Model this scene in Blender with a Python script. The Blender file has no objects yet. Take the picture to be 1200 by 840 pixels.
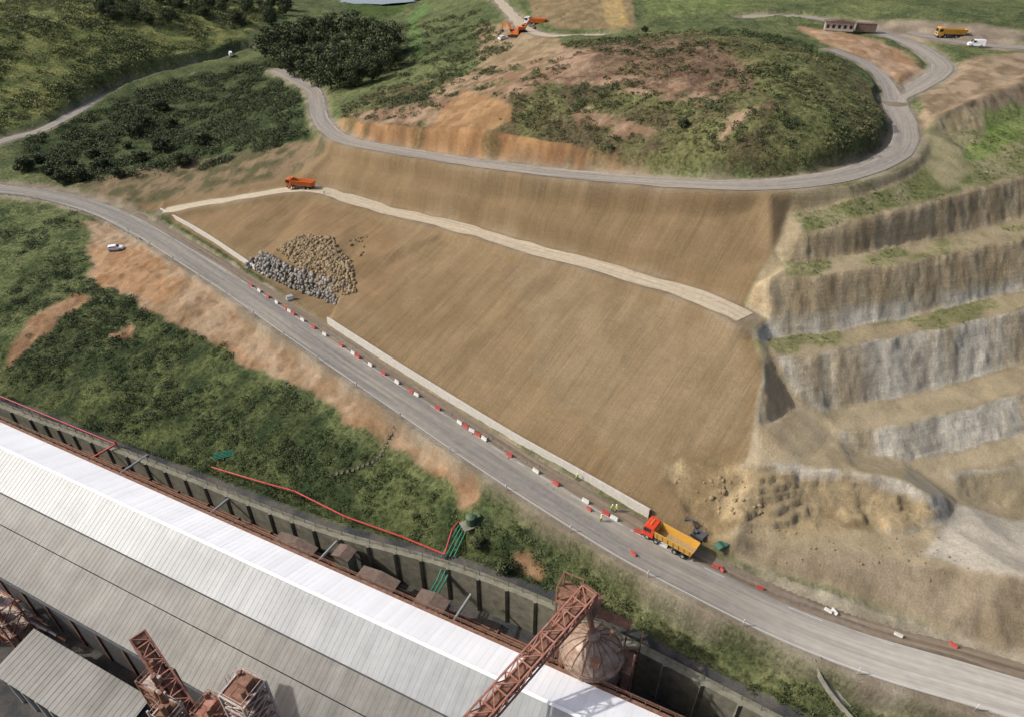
import bpy, bmesh, math, random, numpy as np
from mathutils import Vector, Matrix
from mathutils.geometry import delaunay_2d_cdt
random.seed(4); rng=np.random.default_rng(7)
scene=bpy.context.scene
SP,CP=math.sin(math.radians(36)),math.cos(math.radians(36))
H=90.0
def W(u,v,h):
    x=(u-600)/800; y=(420-v)/800
    t=(H-h)/(SP-y*CP)
    return (t*x,t*(CP+y*SP),h)
# ------------------------------------------------------------------ site layout: image pixels with assumed heights, back-projected through the camera
L={
'lower_road':[(-160,208,2),(-60,214,1),(0,221,0.5),(60,228,.3),(120,245,0),(165,266,0),(215,296,0),(280,337,0),(340,378,0),(420,432,0),(500,485,0),(580,538,0),(660,588,0),(740,636,0),(830,682,0),(920,725,0),(1020,763,0),(1120,792,0),(1200,816,0),(1350,862,0)],
'bench_road':[(192,247,1.5),(260,235,5),(340,222,9.5),(375,223,10.5),(450,245,12),(540,267,14.5),(620,290,16.5),(700,312,18.5),(780,335,20),(840,355,21),(872,372,21)],
'upper_road':[(322,82,14),(345,93,15),(368,108,16),(376,140,17.5),(400,162,20),(450,174,22),(500,182,24),(560,191,27),(640,201,29.5),(720,209,32),(800,215,34.5),(860,217,36),(920,215,36.8),(980,207,37.5),(1030,192,38),(1058,172,38.5),(1060,145,39.5),(1047,118,41),(1065,106,41.5),(1090,93,42),(1103,75,42.5),(1060,48,43.5),(1000,30,44),(940,20,43),(870,20,42)],
'fork_road':[(1047,118,41),(1040,98,42),(1015,75,43.5),(975,58,45)],
'hill_road':[(-100,205,4),(0,166,5),(50,152,5.5),(95,128,6.5),(140,105,8),(200,86,9.5),(255,72,11),(290,60,12),(320,58,13)],
'top_road':[(575,-10,31),(595,12,33),(615,33,36),(645,42,38),(710,42,39)],
'east_road':[(1065,38,44),(1130,50,44),(1200,56,44),(1350,60,45)],
'bank_wall_a':[(190,250,.1),(240,278,.1),(300,318,.1)],
'bank_wall_b':[(385,380,.1),(450,422,.1),(520,466,.1),(600,515,.1),(680,560,.1),(760,606,.1)],
'riprap_foot':[(300,318,.1),(345,338,.1),(398,358,.1),(385,380,.1)],
'riprap_top':[(303,303,2.5),(322,296,5),(360,318,5.2),(398,342,3.6)],
'bank_foot':[(760,606,.1),(810,632,.2),(860,655,.3),(930,688,.3),(1000,712,.3),(1100,745,.3),(1200,772,.3),(1400,825,.3)],
'pit_lip':[(900,632,3.4),(1000,652,4.2),(1100,660,5.4),(1200,673,7.2),(1400,700,8)],
'wall_top':[(-200,386,-9.5),(0,471,-9.5),(100,509,-9.5),(230,560,-9),(380,618,-8.5),(520,657,-8),(640,702,-7.5),(760,760,-7),(880,822,-6.5),(1000,884,-6),(1150,960,-6)],
'spur_ridge':[(872,372,21),(893,405,19.2),(897,450,17),(890,500,13),(888,550,9.6)],
'spur_toe':[(897,402,18.4),(924,465,12.8),(965,489,10),(980,515,8),(1000,535,6.8),(1060,548,6.0)],
'mound_top':[(888,550,9.6),(940,545,9.8),(1000,550,9.6),(1060,560,9),(1090,580,7.2)],
'mound_mid':[(900,588,6.2),(950,596,4.6),(1000,600,4.4),(1058,604,4.6)],
'mound_foot':[(860,630,3.3),(930,624,3.8),(1000,626,4.1),(1060,628,4.2),(1095,616,4.0)],
'floor':[(1112,618,3.4),(1200,652,4.0)],
'f1t':[(940,278,31),(1000,262,32.5),(1060,246,33.6),(1120,230,34),(1170,217,34.5),(1200,205,35),(1400,145,36.5)],
'f1b':[(925,310,27.2),(1000,298,27),(1060,286,27.2),(1120,274,27.5),(1200,255,28),(1400,205,28.5)],
'f2t':[(900,327,26.6),(960,325,26.6),(1060,310,26.8),(1120,297,27),(1200,280,27.5),(1400,235,28)],
'f2b':[(899,394,18.6),(960,392,18),(1050,374,18),(1120,359,18.3),(1200,339,19),(1400,295,20)],
'f3t':[(904,417,17.6),(960,413,17.8),(1050,395,17.9),(1120,382,18.2),(1200,362,18.8),(1400,317,19.5)],
'f3b':[(932,476,11.6),(980,479,9.8),(1050,467,9.4),(1120,449,9.6),(1200,425,10.2),(1400,377,11)],
'f4t':[(985,505,9.2),(1050,499,9.3),(1120,482,9.5),(1200,457,10.1),(1400,410,11)],
'f4b':[(1005,530,6.4),(1060,542,4.9),(1120,530,4.6),(1200,507,5.0),(1400,460,6)],
'f5t':[(1120,553,4.5),(1160,546,4.6),(1200,532,4.9),(1400,495,6)],
'f5b':[(1122,585,2.2),(1160,592,.2),(1200,602,-.4),(1400,572,1)],
'gully':[(925,245,33.5),(905,300,28),(888,335,24.2),(870,357,21.3)],
't0t':[(1080,148,40),(1120,125,42.5),(1200,95,44),(1400,20,46)],
't0b':[(1110,158,38),(1160,152,38),(1200,134,38.5),(1400,80,39.5)],
'cut_top':[(393,138,21),(430,146,24.5),(480,150,28.4),(560,155,32.6),(640,169,34),(720,182,35.8),(800,194,37.6),(900,201,39.6)],
}
PT=[(500,110,27),(560,120,34),(600,110,39),(640,85,42),(700,60,46),(830,40,50),(950,80,49),(1000,130,45),(1010,180,41),(900,120,48),(800,120,44),(700,130,40),(760,90,45),(920,190,40),
(100,60,22),(50,50,25),(0,0,40),(200,0,30),(0,100,14),(130,170,2),(300,130,8),(230,190,6),(180,212,4),(60,190,1),(250,30,22),
(930,240,34),(1080,200,36.5),(1150,190,36),(1200,165,37),(1000,235,35),
(60,330,-3),(150,380,-4.5),(250,430,-5),(350,480,-5.5),(440,540,-6),(0,300,-2),(0,400,-6),(560,620,-4.5),(760,720,-4),(900,790,-3.5),
(435,3,10),(400,0,11),(470,3,11),(330,0,22),(480,30,17),(560,30,30),(700,0,42),(560,60,30),(470,90,22),(540,90,30),(850,0,44),(1000,0,46),(1100,0,50),(1200,10,50),(1200,90,44.3),(1150,72,44),(1050,72,46),
(340,288,6.4),(375,288,8),(402,315,6.8)]
LW={k:[W(*p) for p in v] for k,v in L.items()}
FAR=[(-600,900,40),(0,1000,50),(500,800,60),(600,300,50),(500,0,10),(-600,300,20),(-3000,0,0),(-3000,3000,60),(0,3500,90),(3000,3000,80),(3000,0,10),(3000,-2500,-16),(0,-2500,-16),(-3000,-2500,-16)]
FR=math.radians(154.5)   # factory axis: local x runs along the shed, local y away from the hill
fd=(math.cos(FR),math.sin(FR)); fn=(-math.sin(FR),math.cos(FR))
def F(a,s): return (a*fd[0]+s*fn[0], a*fd[1]+s*fn[1])
# ------------------------------------------------------------------ helpers
def sm(e0,e1,x):
    t=np.clip((x-e0)/(e1-e0),0,1); return t*t*(3-2*t)
def vn(x,y,seed):
    xi=np.floor(x).astype(np.int64); yi=np.floor(y).astype(np.int64); fx=x-xi; fy=y-yi
    fx=fx*fx*(3-2*fx); fy=fy*fy*(3-2*fy)
    def h(a,b):
        k=(a*374761393+b*668265263+seed*1442695)&0xffffffff
        k=((k^(k>>13))*1274126177)&0xffffffff
        return ((k^(k>>16))&0xffff)/65535.0
    return (h(xi,yi)*(1-fx)+h(xi+1,yi)*fx)*(1-fy)+(h(xi,yi+1)*(1-fx)+h(xi+1,yi+1)*fx)*fy
def fbm(x,y,f,o=4,seed=1):
    s=0;a=.5;n=0
    for i in range(o):
        s=s+a*vn(x*f+17.3*i,y*f-9.1*i,seed+i); n+=a; a*=.5; f*=2.03
    return s/n
def catmull(pts,step):
    P=[np.array(p,float) for p in pts]; P=[2*P[0]-P[1]]+P+[2*P[-1]-P[-2]]; out=[]
    for i in range(1,len(P)-2):
        n=max(2,int(np.linalg.norm(P[i+1]-P[i])/step))
        for k in range(n):
            t=k/n; a,b,c,d=P[i-1:i+3]
            out.append(.5*((2*b)+(-a+c)*t+(2*a-5*b+4*c-d)*t*t+(-a+3*b-3*c+d)*t**3))
    out.append(P[-2]); return np.array(out)
def offset(line,o):
    A=np.array(line,float); T=np.gradient(A[:,:2],axis=0); T/=np.linalg.norm(T,axis=1)[:,None]+1e-9
    B=A.copy(); B[:,0]+=-T[:,1]*o; B[:,1]+=T[:,0]*o; return B   # left of travel = +
# ------------------------------------------------------------------ terrain TIN
pv=[];pe=[]
def addline(pts):
    s=len(pv)
    for p in pts: pv.append(tuple(map(float,p)))
    for i in range(len(pts)-1): pe.append((s+i,s+i+1))
for k,v in LW.items():
    if k in('bank_wall_a','bank_wall_b'): 
        addline(v)
        o=offset(v,.9); o[:,2]=1.6; addline(o)
    else: addline(v)
wt=np.array(LW['wall_top']); wf=wt.copy(); wf[:,0]+=fn[0]*.8; wf[:,1]+=fn[1]*.8; wf[:,2]=-16; addline(wf)
wf2=wf.copy(); wf2[:,0]+=fn[0]*90; wf2[:,1]+=fn[1]*90; addline(wf2)
for p in PT: pv.append(W(*p))
for p in FAR: pv.append(tuple(map(float,p)))
r=delaunay_2d_cdt([Vector((p[0],p[1])) for p in pv],pe,[],0,1e-4)
ov,oe,of,orig=r[0],r[1],r[2],r[3]
PA=np.array(pv)
tv=np.array([[p.x,p.y] for p in ov]); tz=np.zeros(len(tv))
for i in range(len(tv)):
    if len(orig[i]): tz[i]=np.mean([pv[j][2] for j in orig[i]])
    else:
        d=np.hypot(PA[:,0]-tv[i,0],PA[:,1]-tv[i,1]); j=np.argsort(d)[:3]; w=1/(d[j]+.01); tz[i]=(PA[j,2]*w).sum()/w.sum()
def axis(a,b,s,lo,hi,g):
    m=list(np.arange(a,b,s)); x=a;st=s;l=[]
    while x>lo: st=min(st*g,60); x-=st; l.append(x)
    x=m[-1];st=s;h=[]
    while x<hi: st=min(st*g,60); x+=st; h.append(x)
    return np.array(l[::-1]+m+h)
gx=axis(-115,115,.46,-2500,2500,1.02); gy=axis(45,175,.42,-1500,3000,1.012)
nx,ny=len(gx),len(gy)
Z=np.zeros((ny,nx))
for f in of:
    for k in range(1,len(f)-1):
        a,b,c=f[0],f[k],f[k+1]
        xs=tv[[a,b,c],0]; ys=tv[[a,b,c],1]
        i0,i1=np.searchsorted(gx,xs.min()-1e-6),np.searchsorted(gx,xs.max()+1e-6)
        j0,j1=np.searchsorted(gy,ys.min()-1e-6),np.searchsorted(gy,ys.max()+1e-6)
        if i1<=i0 or j1<=j0: continue
        X,Y=np.meshgrid(gx[i0:i1],gy[j0:j1])
        d=(ys[1]-ys[2])*(xs[0]-xs[2])+(xs[2]-xs[1])*(ys[0]-ys[2])
        if abs(d)<1e-9: continue
        w0=((ys[1]-ys[2])*(X-xs[2])+(xs[2]-xs[1])*(Y-ys[2]))/d
        w1=((ys[2]-ys[0])*(X-xs[2])+(xs[0]-xs[2])*(Y-ys[2]))/d
        w2=1-w0-w1; m=(w0>=-1e-5)&(w1>=-1e-5)&(w2>=-1e-5)
        z=w0*tz[a]+w1*tz[b]+w2*tz[c]
        Z[j0:j1,i0:i1]=np.where(m,z,Z[j0:j1,i0:i1])
GX,GY=np.meshgrid(gx,gy)
def blur(A,r,n=2):
    for _ in range(n):
        for ax in(0,1):
            P=np.pad(A,[(r+1,r) if i==ax else (0,0) for i in(0,1)],mode='edge')
            C=np.cumsum(P,axis=ax)
            A=(C[2*r+1:]-C[:-2*r-1])/(2*r+1) if ax==0 else (C[:,2*r+1:]-C[:,:-2*r-1])/(2*r+1)
    return A
def sample(A,x,y):
    x=np.asarray(x,float);y=np.asarray(y,float)
    i=np.clip(np.searchsorted(gx,x)-1,0,nx-2); j=np.clip(np.searchsorted(gy,y)-1,0,ny-2)
    fx=np.clip((x-gx[i])/(gx[i+1]-gx[i]),0,1); fy=np.clip((y-gy[j])/(gy[j+1]-gy[j]),0,1)
    return (A[j,i]*(1-fx)+A[j,i+1]*fx)*(1-fy)+(A[j+1,i]*(1-fx)+A[j+1,i+1]*fx)*fy
def S(u,v,Zf=None):
    Zf=Z if Zf is None else Zf
    x=(u-600)/800; y=(420-v)/800
    t=np.arange(60,900,.4); X=t*x; Y=t*(CP+y*SP); z=H-t*(SP-y*CP)
    b=z<sample(Zf,X,Y); i=int(np.argmax(b)) if b.any() else 700
    return (float(X[i]),float(Y[i]),float(sample(Zf,X[i],Y[i])))
def pip(poly,X,Y):
    m=np.zeros(X.shape,bool); n=len(poly)
    for i in range(n):
        x1,y1=poly[i][:2]; x2,y2=poly[(i+1)%n][:2]
        if y1==y2: continue
        c=((y1>Y)!=(y2>Y))&(X<(x2-x1)*(Y-y1)/(y2-y1)+x1); m^=c
    return m
Z0=Z.copy()
jx=(fbm(GX,GY,.18,5,11)-.5); jy=(fbm(GX,GY,.18,5,31)-.5)
def wzone(poly,j=5.0,b=1): return blur(pip(poly,GX+jx*j,GY+jy*j).astype(float),b,1)
def zone(px,j=5.0,b=1): return wzone([S(u,v,Z0) for u,v in px],j,b)
quarry=zone([(930,238),(1020,222),(1075,185),(1095,140),(1200,90),(1500,0),(1600,900),(1200,778),(868,657),(815,600),(880,540),(895,420),(868,372),(885,335),(905,300)],1.5)
bank=zone([(150,240),(340,205),(400,166),(640,205),(860,222),(935,240),(905,300),(868,360),(893,410),(893,500),(885,560),(860,655),(760,610),(385,384),(300,320),(188,252)],1.0)
cut=wzone([tuple(p) for p in offset(LW['cut_top'],1.2)]+[tuple(p) for p in np.array(LW['upper_road'][3:13])[::-1]],2.0)
fac=pip([(p[0]-fn[0]*1.5,p[1]-fn[1]*1.5) for p in wt]+[(400,-400),(0,-400),(-400,-400)],GX,GY).astype(float)
crisp=np.clip(quarry+bank+fac+cut,0,1); crisp=blur(crisp,1,1)
Zs=blur(Z,9,3); wfar=sm(.02,.5,blur(crisp,3,2))
Z=Z*wfar+Zs*(1-wfar)
Z=Z*fac+(blur(Z,1,1))*(1-fac)
Z=np.where(fac>.5,Z0,Z)
gyy,gxx=np.gradient(Z,gy,gx); slope=np.hypot(gxx,gyy)
nat=(1-crisp)*(1-fac)
Z+=nat*((fbm(GX,GY,.06,3,3)-.5)*1.8+(fbm(GX,GY,.5,3,5)-.5)*.9)
steep=sm(.45,.8,blur(slope,1,1))*quarry
flute=(fbm(GX+jx*6,GY*.25,.3,4,8)-.5)
Z+=steep*(flute*1.2+(np.floor(fbm(GX,GY,.7,3,9)*8)/8-.5)*.7)
Z+=quarry*(1-steep)*(fbm(GX,GY,.25,4,13)-.5)*.6
Z+=cut*((fbm(GX,GY*.5,.35,4,18)-.5)*1.6)
outz=zone([(775,548),(830,540),(880,552),(940,560),(1000,565),(1060,572),(1095,600),(1060,622),(930,628),(840,622),(800,592)],3)
# bedded sandstone: the surface is stepped into thin ledges
zz=Z+(fbm(GX,GY,.16,3,19)-.5)*3.2+(fbm(GX,GY,.8,2,20)-.5)*.5
st_=1.0+0*zz; kz=zz/st_; led=(np.floor(kz)+sm(.62,1.0,kz-np.floor(kz)))*st_
Z=Z*(1-outz)+(led*.85+zz*.15)*outz
DR=(-.746,.666)
RA=GX*DR[0]+GY*DR[1]; RD=GX*.666+GY*.746
Z+=bank*(1-quarry)*((fbm(RA,RD*.05,.8,3,14)-.5)*.20+(fbm(GX,GY,.1,3,15)-.5)*.8)
# ------------------------------------------------------------------ roads: carve
ROADS={'lower_road':5.0,'bench_road':2.6,'upper_road':3.4,'fork_road':2.2,'hill_road':2.8,'top_road':3.5,'east_road':3.0}
CL={k:catmull(LW[k],1.5) for k in ROADS}
def sm1(c,n=4):
    c=c.copy()
    for _ in range(n): c[1:-1]=(c[:-2]+2*c[1:-1]+c[2:])/4
    return c
roadmask=np.zeros_like(Z)
for k,hw in ROADS.items():
    c=sm1(CL[k]); CL[k]=c
    m=(GX>c[:,0].min()-12)&(GX<c[:,0].max()+12)&(GY>c[:,1].min()-12)&(GY<c[:,1].max()+12)
    qx,qy=GX[m],GY[m]; bd=np.full(qx.shape,1e9); bz=np.zeros(qx.shape)
    for i in range(0,len(c)-1):
        a=c[i];b=c[i+1];ab=b[:2]-a[:2];l2=(ab**2).sum()+1e-9
        t=np.clip(((qx-a[0])*ab[0]+(qy-a[1])*ab[1])/l2,0,1)
        d=np.hypot(qx-a[0]-t*ab[0],qy-a[1]-t*ab[1]); s=d<bd
        bd=np.where(s,d,bd); bz=np.where(s,a[2]+t*(b[2]-a[2]),bz)
    w=1-sm(hw+.6,hw+2.6,bd)
    if k=='lower_road': w=1-sm(hw+.3,hw+.9,bd)
    Z[m]=Z[m]*(1-w)+(bz-.10)*w
    rm=1-sm(hw-.5,hw+1.8,bd+jx[m]*2.5); roadmask[m]=np.maximum(roadmask[m],rm)
gyy,gxx=np.gradient(Z,gy,gx); slope=np.hypot(gxx,gyy)
# ------------------------------------------------------------------ ground colours
C=np.zeros((ny,nx,3)); K=np.zeros((ny,nx,3)) # K: veg, rill, rock
n1=fbm(GX,GY,.045,4,21)[...,None]; n2=fbm(GX,GY,.25,5,22)[...,None]; n3=fbm(GX,GY,.12,3,23)[...,None]
def col(c): return np.array(c)[None,None,:]
def mixc(a,b,t): return col(a)*(1-t)+col(b)*t
t2=sm(.35,.65,n2); t1=sm(.35,.65,n1)
C[:]=mixc((.06,.08,.033),(.13,.145,.06),t2*.6+t1*.4); K[...,0]=1
def paint(m,c,k=None):
    global C,K
    m3=m[...,None]; C=C*(1-m3)+c*m3
    if k is not None: K=K*(1-m3)+np.array(k)[None,None,:]*m3
paint(zone([(0,160),(60,140),(140,92),(280,48),(330,15),(340,-15),(-250,-15),(-250,190)]),mixc((.085,.105,.035),(.20,.205,.07),t2),(1,0,0))
paint(zone([(30,162),(60,155),(150,112),(250,82),(330,65),(355,110),(365,160),(385,180),(210,215),(90,218),(20,190)]),mixc((.035,.05,.02),(.07,.09,.035),t2),(1,0,0))
paint(zone([(85,215),(150,200),(260,180),(360,168),(400,160),(398,205),(350,212),(180,250),(120,236)]),mixc((.085,.08,.04),(.19,.14,.085),t2),(.4,.3,0))
paint(zone([(395,135),(440,110),(520,90),(640,60),(720,45),(950,60),(1040,120),(1040,190),(920,210),(640,195),(400,160)]),mixc((.085,.068,.038),(.13,.135,.055),sm(.3,.7,n3*.5+n2*.5)),(1,0,0))
paint(zone([(640,75),(720,50),(830,46),(890,75),(880,104),(800,108),(690,100),(640,95)],6)*.85,mixc((.12,.072,.05),(.185,.12,.08),t2),(.8,0,0))
for z in ([(480,125),(520,100),(590,70),(650,58),(700,58),(700,84),(640,98),(600,118),(560,128),(520,145),(480,145)],[(650,95),(740,90),(850,108),(840,120),(700,107)],[(830,165),(850,140),(900,116),(908,124),(862,152)],[(660,130),(700,128),(770,150),(755,162),(690,152)],[(400,135),(470,125),(500,118),(500,145),(430,148)]):
    paint(zone(z,8)*.9*sm(.3,.5,fbm(GX,GY,.35,4,61)),mixc((.20,.125,.08),(.31,.215,.145),t2),(.25,0,.1))
paint(zone([(880,45),(990,75),(1010,130),(1020,175),(960,190),(900,150),(920,110),(860,70)],8)*.6,mixc((.09,.105,.038),(.16,.17,.065),t2))
paint(cut,mixc((.20,.11,.055),(.34,.20,.095),sm(.3,.65,n2)),(.1,.2,.5))
paint(cut*sm(.54,.64,fbm(GX,GY,.2,3,55))*.7,mixc((.09,.075,.035),(.14,.115,.06),t2),(.8,0,0))
paint(zone([(500,150),(540,110),(590,112),(600,140),(560,160)],4)*.8,mixc((.27,.155,.075),(.36,.215,.11),t2),(0,.3,.5))
# embankment
paint(bank,mixc((.19,.134,.072),(.232,.166,.093),t2*.5+t1*.5),(0,1,0))
paint(zone([(220,258),(340,232),(430,250),(480,300),(440,360),(390,350),(330,300)],8)*.5,mixc((.20,.128,.064),(.23,.15,.08),t2))
paint(zone([(600,300),(760,345),(850,375),(885,450),(880,540),(760,560),(640,470)],14)*.45,mixc((.21,.16,.10),(.245,.19,.122),t2))
paint(zone([(420,178),(640,210),(900,232),(890,300),(830,340),(700,290),(520,235)],8)*.5,mixc((.155,.11,.06),(.185,.13,.073),t2))
paint(bank*(1-quarry)*sm(.58,.72,fbm(RA,RD*.3,.12,4,71))*.45,mixc((.14,.098,.055),(.17,.12,.066),t2))
# quarry
paint(quarry,mixc((.27,.22,.135),(.36,.295,.19),t2*.6+t1*.4),(0,.3,.2))
stp=sm(.42,.75,blur(slope,1,1))*quarry
hi=sm(19.5,22,Z)
strk=sm(.3,.7,fbm(GX,GY*.25,.4,5,41))[...,None]
paint(stp*hi,mixc((.29,.225,.135),(.43,.345,.22),strk),(0,0,.8))
paint(stp*(1-hi)*sm(3.6,4.4,Z),mixc((.36,.325,.255),(.56,.51,.415),strk),(0,0,.85))
stn=sm(.48,.64,fbm(GX,GY*.3,.1,3,43))
paint(stp*(1-hi)*stn*.65,mixc((.37,.28,.16),(.48,.385,.24),strk))
gr=zone([(925,238),(1030,215),(1080,185),(1090,140),(1200,85),(1300,60),(1300,190),(1200,203),(1060,243),(940,276)],4)
paint(gr*(1-stp*.8)*.9,mixc((.11,.13,.045),(.22,.205,.11),sm(.3,.7,n2)),(.7,0,0))
paint(zone([(1110,190),(1150,165),(1160,120),(1250,110),(1200,160),(1150,190)],4)*.8,mixc((.10,.155,.035),(.17,.22,.065),t2),(.7,0,0))
paint(zone([(1080,140),(1110,160),(1140,200),(1110,225),(1080,190)],3)*.9,mixc((.22,.20,.11),(.30,.26,.15),t2),(0,.8,0))
ledge=quarry*(1-stp)*sm(17,18,Z)*sm(.46,.60,fbm(GX,GY,.16,3,51))
paint(ledge*(1-gr)*.75,mixc((.11,.13,.045),(.19,.19,.08),t2),(.8,0,0))
paint(zone([(897,400),(925,462),(967,487),(985,520),(935,545),(888,545),(893,450)],2),mixc((.36,.28,.17),(.43,.345,.22),t2),(0,.6,0))
paint(outz,mixc((.21,.155,.085),(.34,.265,.155),sm(.35,.6,n2)),(0,0,.8))
paint(zone([(1115,590),(1250,610),(1250,690),(1120,665),(1080,650)],3),mixc((.40,.36,.29),(.48,.43,.35),t2),(0,.2,0))
paint(zone([(860,625),(1000,650),(1200,676),(1300,700),(1300,800),(1200,772),(860,655)],2),mixc((.20,.16,.105),(.28,.225,.155),t2),(0,.4,.5))
paint(zone([(870,655),(930,685),(1100,742),(1250,785),(1250,800),(1100,755),(930,700)],2)*.8,mixc((.32,.27,.20),(.40,.35,.27),t2),(0,.1,0))
# below the lower road
paint(zone([(0,235),(80,242),(115,262),(120,330),(60,360),(0,440),(-200,430),(-200,230)]),mixc((.055,.075,.028),(.11,.13,.052),t2),(1,0,0))
paint(zone([(0,440),(60,380),(130,340),(200,370),(260,400),(330,470),(440,530),(520,590),(640,660),(700,715),(640,700),(520,655),(230,560),(0,470)]),mixc((.03,.045,.018),(.095,.11,.042),sm(.3,.7,n2*.6+n1*.4)),(1,0,0))
paint(zone([(100,262),(165,268),(215,300),(340,388),(500,500),(575,548),(560,575),(520,560),(430,500),(330,450),(250,400),(180,370),(105,320)],5),mixc((.24,.16,.092),(.35,.255,.165),sm(.3,.7,n2)),(.1,.2,0))
paint(zone([(105,290),(170,290),(215,335),(190,358),(120,335)],6)*.8,mixc((.28,.155,.075),(.36,.215,.115),t2))
for z in ([(40,370),(90,340),(110,350),(70,375),(40,400),(10,430),(15,405)],[(125,395),(150,380),(150,395)],[(500,545),(570,560),(560,590),(540,600)],[(620,640),(650,655),(640,668),(600,650)],[(240,395),(300,420),(320,440),(270,415)],[(380,470),(440,500),(450,520),(400,490)]):
    paint(zone(z,5),mixc((.22,.13,.07),(.30,.19,.11),t2),(.2,.2,0))
paint(zone([(560,548),(640,595),(740,645),(920,735),(1200,830),(1250,880),(1200,960),(880,822),(640,702),(660,660),(580,600)],4),mixc((.065,.08,.033),(.13,.14,.06),sm(.3,.7,n2)),(1,0,0))
# top
paint(zone([(612,-15),(735,-15),(745,38),(650,36),(625,20)],2),mixc((.17,.13,.07),(.24,.18,.10),t2),(0,.6,0))
paint(zone([(690,-15),(720,-15),(738,36),(715,36)],2),mixc((.30,.22,.09),(.34,.25,.12),t2),(0,.6,0))
paint(zone([(478,20),(500,0),(505,8),(488,25),(500,70),(480,60)],2),mixc((.08,.14,.04),(.12,.18,.06),t2))
paint(zone([(740,-20),(860,-20),(870,12),(760,22)],4),mixc((.10,.13,.045),(.16,.19,.07),t2))
paint(zone([(930,32),(1000,40),(1050,58),(1090,85),(1060,98),(1020,75),(960,50)],4),mixc((.28,.175,.10),(.36,.25,.16),t2),(0,.4,.4))
paint(zone([(1075,100),(1115,78),(1150,66),(1260,60),(1260,110),(1130,130),(1080,150)],4),mixc((.20,.145,.09),(.31,.235,.155),t2),(0,.4,.4))
paint(zone([(1000,25),(1200,32),(1200,62),(1080,50)],3),mixc((.20,.16,.12),(.28,.235,.17),t2),(0,.2,0))
paint(zone([(560,30),(620,28),(660,48),(650,68),(600,80),(560,80)],3)*.8,mixc((.22,.15,.09),(.30,.22,.14),t2),(0,.2,0))
paint(zone([(400,-20),(470,-20),(475,15),(440,20),(410,12)],3),mixc((.05,.08,.02),(.08,.11,.03),t2))
paint(roadmask*(1-bank*.5),mixc((.20,.165,.12),(.28,.24,.18),t2),(0,.1,0))
paint(fac,mixc((.05,.052,.055),(.11,.10,.09),t2),(0,0,.3))
veg=K[...,0]*(1-fac)*(1-roadmask)
# ------------------------------------------------------------------ node helpers
def mat(name,base=(.5,.5,.5),rough=.8,metal=0,noise=None,bump=0,nscale=3,vary=.25,spec=.3,rand=0):
    m=bpy.data.materials.new(name); m.use_nodes=True; nt=m.node_tree; b=nt.nodes['Principled BSDF']
    b.inputs['Roughness'].default_value=rough; b.inputs['Metallic'].default_value=metal
    b.inputs['Specular IOR Level'].default_value=spec
    tc=nt.nodes.new('ShaderNodeTexCoord'); n=nt.nodes.new('ShaderNodeTexNoise'); n.inputs['Scale'].default_value=nscale; n.inputs['Detail'].default_value=6; n.inputs['Roughness'].default_value=.65
    nt.links.new(tc.outputs['Object'],n.inputs['Vector'])
    cr=nt.nodes.new('ShaderNodeValToRGB'); e=cr.color_ramp.elements; e[0].position=.3; e[1].position=.7
    c2=noise if noise else tuple(min(1,c*(1+vary)) for c in base); c1=base if noise else tuple(c*(1-vary) for c in base)
    e[0].color=(*c1,1); e[1].color=(*c2,1)
    nt.links.new(n.outputs['Fac'],cr.inputs['Fac']); out=cr.outputs['Color']
    nt.links.new(out,b.inputs['Base Color'])
    if bump:
        bp=nt.nodes.new('ShaderNodeBump'); bp.inputs['Strength'].default_value=bump; bp.inputs['Distance'].default_value=.1
        nt.links.new(n.outputs['Fac'],bp.inputs['Height']); nt.links.new(bp.outputs['Normal'],b.inputs['Normal'])
    return m
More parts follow.
